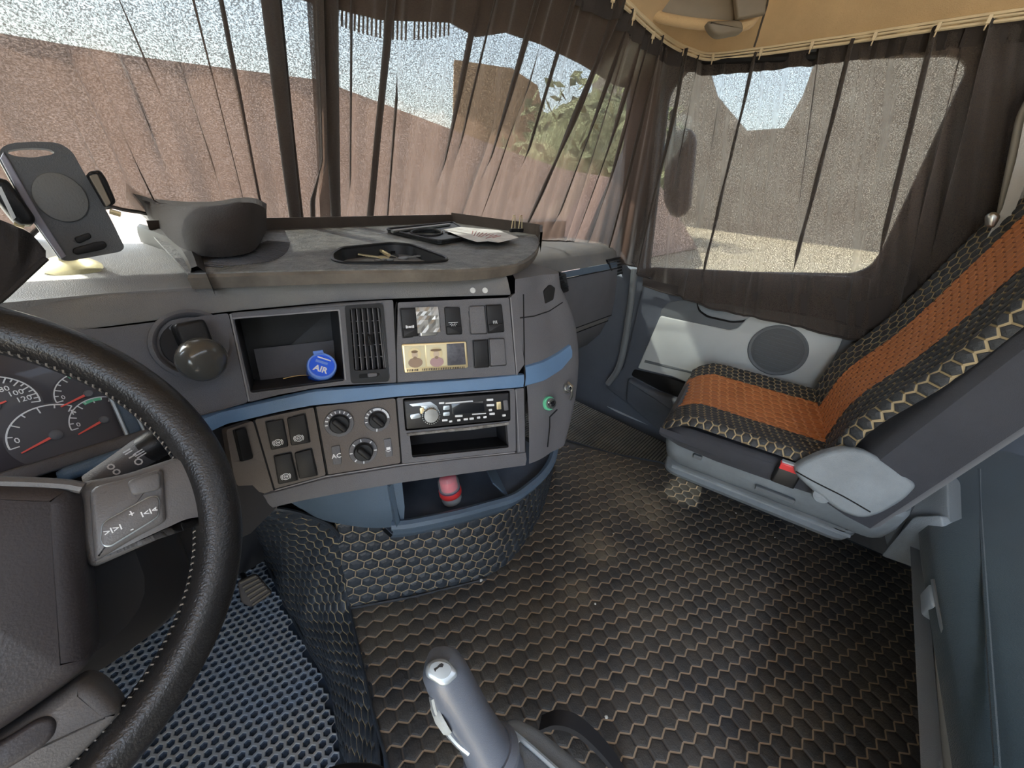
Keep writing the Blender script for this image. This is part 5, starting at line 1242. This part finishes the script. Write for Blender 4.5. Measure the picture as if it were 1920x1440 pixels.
# grey storage box beside the seat rear
bx = thing('side_box', 'grey plastic box between the passenger seat base and the bunk', 'box', (1.35, -.34, .1))
YB = -.335
def yb(x, y): p = on(x, y, (0, 1, 0), YB); return p
n = V((-.75, .65, .1)).normalized(); q0 = V((1.20, -.33, .18))
def bp2(x, y): return on(x, y, n, n.dot(q0))
b = MB(); b.plate(rpoly([bp2(x, y) for x, y in [(1712, 968), (1765, 966), (1790, 1090), (1745, 1075), (1650, 1042)]], .01), n, -.04, 0, .004); obj('box_front', b, M['grey'], bx, True)
b = MB(); b.plate(rpoly([bp2(x, y) for x, y in [(1650, 955), (1740, 880), (1765, 900), (1768, 985), (1712, 972), (1655, 1040), (1645, 1000)]], .01), n, -.06, -.02, .004); obj('box_side', b, M['doorg'], bx, True)
# air hose and fitting in the gap under the seat rear
hs = thing('air_hose', 'dark hoses with a green clip in the gap behind the seat base', 'hose', (1.4, -.2, .1))
b = MB(); b.tube(catmull([bp2(x, y)+V((.02, .06, 0)) for x, y in [(1600, 985), (1622, 1000), (1640, 990), (1650, 1005), (1630, 1025), (1610, 1015)]], 5), .007, 8); obj('hose', b, M['black'], hs, True)
b = MB(); b.tube([bp2(x, y)+V((-.005, .03, 0)) for x, y in [(1636, 992), (1648, 988), (1655, 998), (1640, 1006)]], .0035, 6); obj('hose_clip', b, M['green'], hs, True)

# ================================================================== STEERING WHEEL AND COLUMN
WC = V((-.172, .405, .83)); TH = R(52); Wn = V((0, -math.sin(TH), math.cos(TH))); WR = .2
Wu = V((1, 0, 0)); Wv = Wn.cross(Wu)
wheel = thing('steering_wheel', 'large black leather steering wheel with grey button spoke, cut off at the left', 'steering wheel', WC)
def wp(x, y, off=0): return on(x, y, Wn, Wn.dot(WC)+off)
b = MB(); NT = 180
path = [WC+(Wu*math.cos(t)+Wv*math.sin(t))*WR for t in [2*PI*k/NT for k in range(NT)]]
b.tube(path, .0190, 24, closed=True); obj('rim', b, M['leather'], wheel, True)
def stitch(a0, a1, phi, name='stitching'):
    b = MB(); k = int((a1-a0)*WR/.006)
    for i in range(k):
        t = a0+(a1-a0)*i/k; e = Wu*math.cos(t)+Wv*math.sin(t); tn = -Wu*math.sin(t)+Wv*math.cos(t)
        c = WC+e*WR; d = (-e*math.cos(phi)+Wn*math.sin(phi)); s_ = Wn*math.cos(phi)+e*math.sin(phi)
        b.tube([c+d*.0191-s_*.0022-tn*.001, c+d*.0201, c+d*.0191+s_*.0022+tn*.001], .0007, 4, cap=False)
    return obj(name, b, M['thread'], wheel)
stitch(0, 2*PI, R(22))
b = MB(); b.tube([WC+(Wu*math.cos(t)+Wv*math.sin(t))*(WR-.019*math.cos(R(22)))+Wn*.019*math.sin(R(22)) for t in [2*PI*k/120 for k in range(120)]], .0009, 4, closed=True); obj('seam', b, M['black'], wheel)
def wplate(name, px, mt, t0, t1, bev=.004, r=.008, parent=wheel):
    b = MB(); b.plate(rpoly([wp(x, y, t0) for x, y in px], r), Wn, 0, t1-t0, bev); return obj(name, b, M[mt], parent, True)
wplate('spoke', [(150, 918), (168, 905), (240, 893), (300, 872), (345, 858), (362, 868), (384, 872), (392, 990), (372, 978), (345, 984), (315, 1002), (255, 1028), (188, 1058), (176, 1056), (160, 1020)], 'spoke', -.014, .012, .005)
bp_h = wplate('button_housing', [(168, 914), (236, 899), (300, 880), (306, 884), (312, 975), (300, 984), (250, 1010), (185, 1050), (178, 1046)], 'spoke', .010, .0165, .003)
wplate('button_step', [(238, 902), (300, 884), (302, 918), (246, 930)], 'spoke', .0160, .0185, .0015, .004, bp_h)
bf = wplate('button_field', [(190, 984), (200, 974), (280, 930), (296, 929), (301, 940), (298, 968), (285, 978), (208, 1026), (194, 1026), (188, 1015)], 'silver', .0165, .0185, .001, .006, bp_h)
wplate('button_pad', [(192, 985), (201, 976), (281, 932), (294, 931), (299, 941), (296, 967), (284, 976), (207, 1023), (195, 1023), (190, 1014)], 'spoke', .0185, .0198, .0006, .006, bp_h)
for x, y, s_ in [(247, 964, '+'), (247, 992, '-'), (280, 960, 'I<I<'), (212, 994, '>I>I'), (243, 956, '.'), (290, 951, '.')]:
    text('symbol', s_, .0065, wp(x, y, .0201), Wu, Wv, Wn, M['symbol'], bp_h, .0002, .02)
PADP = [(-420, 880), (-60, 902), (40, 906), (120, 909), (160, 916), (170, 940), (174, 1040), (182, 1130), (188, 1210), (166, 1236), (100, 1284), (30, 1332), (-60, 1390), (-300, 1480), (-480, 1300)]
wplate('horn_pad', PADP, 'pad', -.02, .030, .014, .02)
b = MB(); b.tube(catmull([wp(x, y, .022) for x, y in [(-60, 903), (40, 905), (120, 909), (156, 915)]], 4), .0045, 8); obj('pad_edge', b, M['spoke'], wheel, True)
wplate('lower_spoke', [(-300, 1520), (-60, 1408), (30, 1348), (100, 1300), (166, 1252), (196, 1262), (225, 1292), (238, 1310), (200, 1350), (130, 1420), (60, 1480), (-200, 1640)], 'spoke', -.018, .016, .008)
wplate('lower_recess', [(-60, 1425), (20, 1378), (70, 1346), (96, 1340), (108, 1352), (104, 1376), (80, 1400), (20, 1438), (-60, 1480)], 'pad', .015, .019, .003, .012)
# column shroud and stalks
colm = thing('steering_column', 'black steering column shroud with stalks behind the wheel', 'steering column', WC-Wn*.15)
b = MB(); c0 = WC-Wn*.05
def wring(c, hw, hh): return [c+Wu*(hw*math.copysign(abs(math.cos(t))**.6, math.cos(t)))+Wv*(hh*math.copysign(abs(math.sin(t))**.6, math.sin(t))) for t in [2*PI*k/28 for k in range(28)]]
b.loft([wring(WC-Wn*.06+Wu*.03-Wv*.045, .10, .075), wring(WC-Wn*.09+Wu*.03-Wv*.05, .125, .09), wring(WC-Wn*.22+Wu*.03-Wv*.06, .13, .10), wring(WC-Wn*.42+Wu*.02-Wv*.04, .12, .10)]); obj('shroud', b, M['matte'], colm, True)
def stalk(p0, p1, r0, r1, mt, lab, capm, pr=.62):
    d = (p1-p0).normalized(); b = MB(); b.tube([p0, p0.lerp(p1, .5), p0.lerp(p1, .86), p1], [r0, (r0+r1)/2, r1, r1], 14); s_ = obj('stalk', b, M[mt], colm, True); s_['label'] = lab
    b = MB(); L_ = (p1-p0).length; b.lathe(p1, d, [(r1*1.04, -.004), (r1*1.06, .008), (r1*.9, .013)], 16); obj('stalk_cap', b, M[capm], s_, True); return s_
sa, sb = wp(172, 905, -.075), wp(283, 838, -.055)
st_ = stalk(sa, sb, .010, .0145, 'dash', 'grey stalk with white printed symbols', 'black')
d = (sb-sa).normalized(); vn = (EYEP-sb).normalized(); side = d.cross(vn).normalized(); vn = side.cross(d).normalized()
text('symbol', 'oo', .012, sa.lerp(sb, .48)+vn*.0135, side*-1, d, vn, M['symbol'], st_, .0002, .01)
for k, (q, s_) in enumerate([(.80, 'O I II'), (.92, '|||')]): text('symbol', s_, .009, sa.lerp(sb, q)+vn*.0155, side*-1, d, vn, M['symbol'], st_, .0002, .02)
stalk(wp(285, 880, -.10), wp(338, 842, -.085), .012, .013, 'black', 'black stalk half hidden behind the wheel', 'black')

# ================================================================== PHONE HOLDER
pc = EYEP+ray(118, 380)*.50; pn = (-(ray(118, 380)).normalized()*.85+V((.1, -.2, .12))).normalized()
def pq(x, y, off=0): return on(x, y, pn, pn.dot(pc)+off)
ph = thing('phone_holder', 'grey phone holder with side clamps on a translucent suction mount', 'phone holder', pc)
O = [(-4, 296), (2, 276), (22, 268), (72, 265), (112, 268), (136, 284), (152, 314), (205, 405), (234, 464), (226, 472), (128, 490), (112, 486), (60, 412)]
H = [(14, 283), (30, 279), (60, 277), (92, 279), (104, 286), (96, 290), (60, 296), (30, 293), (15, 288)]
b = MB(); b.frame(rpoly([pq(x, y) for x, y in O], .01), [rpoly([pq(x, y) for x, y in H], .004)], pn, -.012, 0); obj('back_plate', b, mat('holder_grey', (.10, .105, .11), .5, bump=.3, bscale=700), ph, 30)
b = MB(); b.plate([pq(x, y) for x, y in [(6, 286), (0, 297), (60, 410), (114, 486), (124, 480), (70, 396), (16, 300)]], pn, 0, .004, .0015); obj('left_flange', b, mat('holder_pale_edge', (.3, .3, .36), .45), ph)
b = MB(); b.plate([pq(112+53*math.cos(t)+10*math.sin(t), 370+46*math.sin(t)+10*math.cos(t)*.6) for t in [2*PI*k/36 for k in range(36)]], pn, 0, .0035, .001); obj('round_pad', b, mat('holder_pad', (.17, .172, .165), .6, bump=.3, bscale=500), ph, True)
b = MB(); b.plate(rpoly([pq(x, y) for x, y in [(136, 466), (176, 454), (196, 452), (201, 462), (192, 468), (144, 478), (136, 474)]], .003), pn, 0, .003, .001); b.plate(rpoly([pq(x, y) for x, y in [(138, 446), (160, 438), (168, 437), (172, 446), (150, 456), (144, 455)]], .003), pn, 0, .003, .001); obj('latch', b, M['switch'], ph, True)
b = MB(); b.plate(rpoly([pq(x, y) for x, y in [(160, 326), (184, 322), (196, 340), (214, 382), (200, 392), (190, 378)]], .004), pn, -.012, .022, .004); cl1 = obj('side_clamp', b, M['switch'], ph, True)
b = MB(); b.plate(rpoly([pq(x, y, .022) for x, y in [(166, 330), (182, 327), (208, 382), (199, 388)]], .002), pn, 0, .004, .001); obj('clamp_pad', b, M['taupe'], cl1)
b = MB(); b.plate(rpoly([pq(x, y) for x, y in [(-30, 330), (0, 338), (14, 342), (40, 375), (66, 412), (60, 424), (36, 424), (24, 416), (-30, 350)]], .004), pn, -.012, .024, .005); cl2 = obj('side_clamp', b, M['black'], ph, True)
b = MB(); b.plate([pq(x, y, .024) for x, y in [(-6, 352), (2, 350), (30, 408), (24, 413)]], pn, 0, .002); obj('clamp_pad', b, M['steel'], cl2)
for x, y in [(34, 420), (214, 398)]:
    b = MB(); b.tube([pq(x-8, y-2, .012), pq(x+12, y+4, .012)], .0035, 8); obj('clamp_pin', b, M['gold'], ph, True)
q = pq(142, 492, -.03); tn = V((.05, -.25, .95)).normalized(); q2 = oz(134, 498, .942)
b = MB(); b.lathe(q2, tn, [(.030, -.004), (.032, -.001), (.024, .005), (.012, .010), (.010, .016), (0, .017)], 28); obj('suction_cup', b, M['amber'], ph, True)
b = MB(); b.tube([q2+tn*.012, (q2+tn*.02).lerp(pq(130, 440, -.03), .5)+V((0, .03, .01)), pq(120, 410, -.014)], .008, 10); obj('arm', b, M['black'], ph, True)

# ================================================================== GEAR SELECTOR
gear = thing('gear_selector', 'silvery grey gear selector with a pistol grip and a pale button on top', 'gear lever', oz(930, 1430, .40))
g0 = oz(838, 1268, .60); g1 = oz(916, 1408, .50); ga = (g1-g0).normalized()
ge = (EYEP-g0.lerp(g1, .5)).normalized(); gs = ga.cross(ge).normalized(); ge = gs.cross(ga).normalized()
def gring(t, hw, hh, dx=0, dz=0):
    c = g0.lerp(g1, t)+gs*dx+ge*dz; return [c+gs*hw*math.cos(a)+ge*hh*math.sin(a) for a in [2*PI*k/28 for k in range(28)]]
gm = mat('grip_plastic', (.15, .17, .21), .32, bump=.15, bscale=800, coat=.2)
b = MB(); b.loft([gring(-.24, .008, .010, 0, -.006), gring(-.21, .016, .017), gring(-.13, .0225, .022), gring(.0, .0245, .024), gring(.3, .0245, .025), (gring(.6, .0245, .026)), gring(.85, .0265, .028), gring(1.04, .029, .030), gring(1.5, .029, .030)]); obj('grip', b, gm, gear, True)
tnn = (ge*.82-ga*.57).normalized(); tu = gs; tv = tnn.cross(tu).normalized()
tc2 = EYEP+ray(832, 1262)*((g0-EYEP).dot(fw)-.024)
def tp(x, y, off=0): return on(x, y, tnn, tnn.dot(tc2)+off)
b = MB(); b.plate(rpoly([tp(x, y) for x, y in [(797, 1260), (800, 1246), (818, 1235), (838, 1236), (858, 1258), (858, 1268), (840, 1285), (828, 1288), (800, 1270)]], .005), tnn, -.010, 0, .003); tb = obj('top_cap', b, M['silver'], gear, True); tb['label'] = 'pale top cap'
b = MB(); b.plate(rpoly([tp(x, y, .0) for x, y in [(803, 1256), (808, 1243), (822, 1238), (840, 1242), (848, 1252), (842, 1268), (828, 1275), (812, 1266)]], .005), tnn, 0, .0022, .001); obj('top_button', b, mat('button_pale', (.42, .47, .5), .35), tb, True)
b = MB(); b.plate([tp(x, y, .0022) for x, y in [(813, 1254), (820, 1250), (823, 1246), (828, 1243), (832, 1246), (830, 1251), (824, 1251), (818, 1256), (816, 1260)]], tnn, 0, .0004); obj('symbol', b, M['black'], tb)
b = MB(); sd = [g0.lerp(g1, t)-gs*o_+ge*z for t, o_, z in [(.02, .025, .006), (.2, .0285, .004), (.4, .0285, .004), (.58, .0235, .010), (.72, .021, .014)]]
sgn = 1 if proj(g0-gs*.02)[0] < proj(g0)[0] else -1
sd = [g0.lerp(g1, t)-gs*sgn*o_+ge*z for t, o_, z in [(.0, .0225, .008), (.15, .026, .006), (.35, .027, .004), (.55, .0235, .010), (.68, .018, .017)]]
b.tube(catmull(sd, 4), .0035, 8); obj('thumb_trim', b, mat('bright_trim', (.6, .64, .66), .2, metal=.7), gear, True)
b = MB(); c = g0.lerp(g1, .30)-gs*sgn*.0225; b.lathe(c, -gs*sgn, [(.018, 0), (.018, .004), (.014, .008), (0, .010)], 22); obj('thumb_button', b, M['light'], gear, True)
b = MB(); b.loft([gring(.98, .031, .032), gring(1.05, .036, .037), gring(1.12, .034, .035)]); obj('collar', b, gm, gear, True)
def gz(x, y, z=.475): return oz(x, y, z)
b = MB(); P = [gz(x, y) for x, y in [(840, 1440), (885, 1425), (945, 1345), (968, 1340), (1010, 1360), (1110, 1440), (1180, 1510), (900, 1600), (800, 1540)]]
b.plate(rpoly(P, .01), (0, 0, 1), -.24, 0, .010); obj('console', b, mat('console_plastic', (.17, .19, .21), .4, bump=.3, bscale=700), gear, True)
b = MB(); b.plate([gz(x, y, .477) for x, y in [(925, 1440), (966, 1380), (977, 1386), (945, 1445), (935, 1470), (905, 1470)]], (0, 0, 1), 0, .002, .0005); obj('light_strip', b, M['silver'], gear)
b = MB(); b.tube([gz(x, y, .478) for x, y in [(952, 1365), (1000, 1405), (1045, 1445), (1080, 1480)]], .003, 6); obj('console_edge', b, M['silver'], gear, True)
# dark strap hoop to the right of the console and rounded black seat corner
hp = thing('strap_loop', 'dark fabric loop on the quilted cover right of the gear lever', 'strap', oz(1080, 1400, .05))
pth = catmull([oz(x, y, z) for x, y, z in [(1010, 1370, .10), (1040, 1360, .13), (1075, 1368, .13), (1110, 1395, .10), (1150, 1440, .05), (1180, 1490, .02)]], 5)
b = MB(); b.loft([[p-V((.0, .0, .02)) for p in pth], [p for p in pth], [p+V((.025, .012, .0)) for p in pth], [p+V((.03, .012, -.02)) for p in pth]], closed=False, cap=False); obj('strap', b, M['matte'], hp, True)
kn = thing('seat_corner', 'rounded black plastic corner at the bottom edge left of the gear lever', 'seat part', oz(670, 1450, .3))
b = MB(); b.plate(rpoly([oz(x, y, .36) for x, y in [(590, 1500), (598, 1440), (640, 1424), (700, 1424), (735, 1440), (750, 1500)]], .015), (0, 0, 1), -.06, 0, .01); obj('corner_cover', b, M['black'], kn, True)

# ================================================================== SMALL THINGS
# blue air freshener can in the bin
n = fh(604, 685)[1]; ax = (n*.80+V((0, 0, .42))+V((.1, 0, 0))).normalized(); cpt = fh(604, 688)[0]-n*.012
can = thing('freshener_can', 'blue round air freshener can with printed lid lying in the storage bin', 'can', cpt)
rc_ = (on(604, 685, ax, ax.dot(cpt))-on(632, 685, ax, ax.dot(cpt))).length*.98
b = MB(); b.lathe(cpt, ax, [(rc_*.97, -.04), (rc_, -.036), (rc_, -.004), (rc_*.97, 0)], 36); obj('body', b, M['can'], can, True)
b = MB(); b.lathe(cpt, ax, [(rc_*1.02, -.008), (rc_*1.03, .001), (rc_*.96, .004), (rc_*.86, .004), (rc_*.84, .002), (0, .002)], 40, mis=[0, 0, 0, 0, 1]); lid = obj('lid', b, [M['canl'], M['can']], can, True)
u = V((0, 0, 1)).cross(ax).normalized(); v = ax.cross(u); a = R(-32); u2 = u*math.cos(a)+v*math.sin(a); v2_ = ax.cross(u2)
text('lettering', 'AIR', rc_*.62, cpt+ax*.0023-v2_*rc_*.3, -u2*-1, v2_, ax, M['symbol'], lid, .0003, .03)
b = MB(); b.box(cpt+ax*.0026+v2_*rc_*.25-u2*rc_*.1, (rc_*.42, rc_*.09, .0004), (u2, v2_, ax)); obj('print_band', b, M['canl'], lid)
b = MB(); b.tube([cpt+ax*.0026+v2_*rc_*.56-u2*rc_*.5, cpt+ax*.0026+v2_*rc_*.56+u2*rc_*.45], .0012, 4); obj('print_bar', b, M['symbol'], lid)
b = MB(); b.box(cpt+v*rc_*1.02, (rc_*.35, .004, .004), (u, v, ax), bev=.001); obj('lid_tab', b, M['canl'], can)
# curved steel strip beside the can
w2 = thing('metal_strip', 'thin shiny strip lying in the storage bin left of the blue can', 'strip', fh(555, 710)[0]-n*.03)
b = MB(); b.tube(catmull([fh(x, y)[0]-n*.02 for x, y in [(530, 714), (552, 709), (575, 707), (590, 709)]], 5), .0012, 5); obj('strip', b, M['chrome'], w2, True)
# red bottle in the pocket
q = oz(848, 940, .452); bot = thing('red_bottle', 'small clear bottle with red liquid and a red band standing in the lower dash pocket', 'bottle', q)
axb = V((-.1, .12, 1)).normalized(); r_ = .0235
b = MB(); b.lathe(q, axb, [(r_*.72, 0), (r_*.95, .006), (r_, .014), (r_*.98, .034)], 28); obj('base', b, mat('clear_base', (.35, .37, .38), .1, coat=.5), bot, True)
b = MB(); b.lathe(q, axb, [(r_*1.03, .024), (r_*1.06, .026), (r_*1.06, .036), (r_*1.03, .038)], 28); obj('red_band', b, M['red'], bot, True)
b = MB(); b.lathe(q, axb, [(r_*.99, .038), (r_, .045), (r_*.96, .062), (r_*.6, .075)], 28, mi=0); obj('glass_body', b, M['glass'], bot, True)
b = MB(); b.lathe(q, axb, [(r_*.80, .038), (r_*.84, .048), (r_*.80, .066), (r_*.4, .073)], 24); obj('liquid', b, M['pink'], bot, True)
b = MB(); b.lathe(q, axb, [(r_*1.01, .036), (r_*1.0, .042)], 28); obj('dark_ring', b, mat('purple_ring', (.12, .08, .13), .3), bot, True)
# gilt plaque with two small portraits
pl_ = [(752, 645), (873, 640), (877, 689), (758, 699)]; p, u, v, n = frm(815, 668)
ic = thing('icon_plaque', 'small gilt plaque with two portraits and a dark square on the switch panel', 'plaque', p)
fplate('plaque_plate', pl_, M['gold'], .001, .006, .0015, .004, ic)
def ipl(name, px, mt, h=.0075, r=.001): return fplate(name, px, mt, .003, h, .0002, r, ic)
cream = mat('icon_cream', (.75, .68, .45), .5)
ipl('picture_field', [(757, 649), (795, 647), (797, 687), (760, 690)], cream); ipl('picture_field', [(798, 647), (835, 645), (837, 685), (800, 687)], cream)
ipl('dark_square', [(836, 645), (869, 643), (872, 683), (838, 685)], mat('plaque_dark', (.05, .05, .06), .4, var=1.2, vscale=90))
for cx_, cy_, robe, hat in [(777, 668, (.35, .25, .18), 0), (817, 667, (.45, .3, .3), 1)]:
    c, u, v, n = frm(cx_, cy_); o_ = c+n*.0085; k = .0013
    def disc(ctr, rx, ry, mt, nm, h=0): b = MB(); b.plate([ctr+u*rx*math.cos(t)+v*ry*math.sin(t) for t in [2*PI*i/18 for i in range(18)]], n, h, h+.0003); return obj(nm, b, mt, ic)
    disc(o_+v*.004, .0115, .0115, M['gold'], 'halo'); disc(o_-v*.011, .0125, .009, mat('robe', robe, .7), 'robe', .0003); disc(o_+v*.003, .0052, .0072, mat('face', (.62, .5, .38), .7), 'face', .0006)
    disc(o_+v*(.0085 if not hat else .0105), .0058 if not hat else .010, .0025, mat('hair', (.22, .15, .09), .8), 'hair', .0009)
    disc(o_-v*.0028, .0032, .0028, mat('beard', (.3, .22, .15), .8), 'beard', .0009)
b = MB(); rnd = random.Random(9)
for k in range(34):
    x = 763+k*3.2; y = 694-k*.16; 
    if 783 < x < 790: continue
    c, uu, vv_, nn = frm(x, y); b.box(c+nn*.0075, (.0011*rnd.uniform(.5, 1), .0019, .0002), (uu, vv_, nn))
obj('inscription', b, M['brown'], ic)
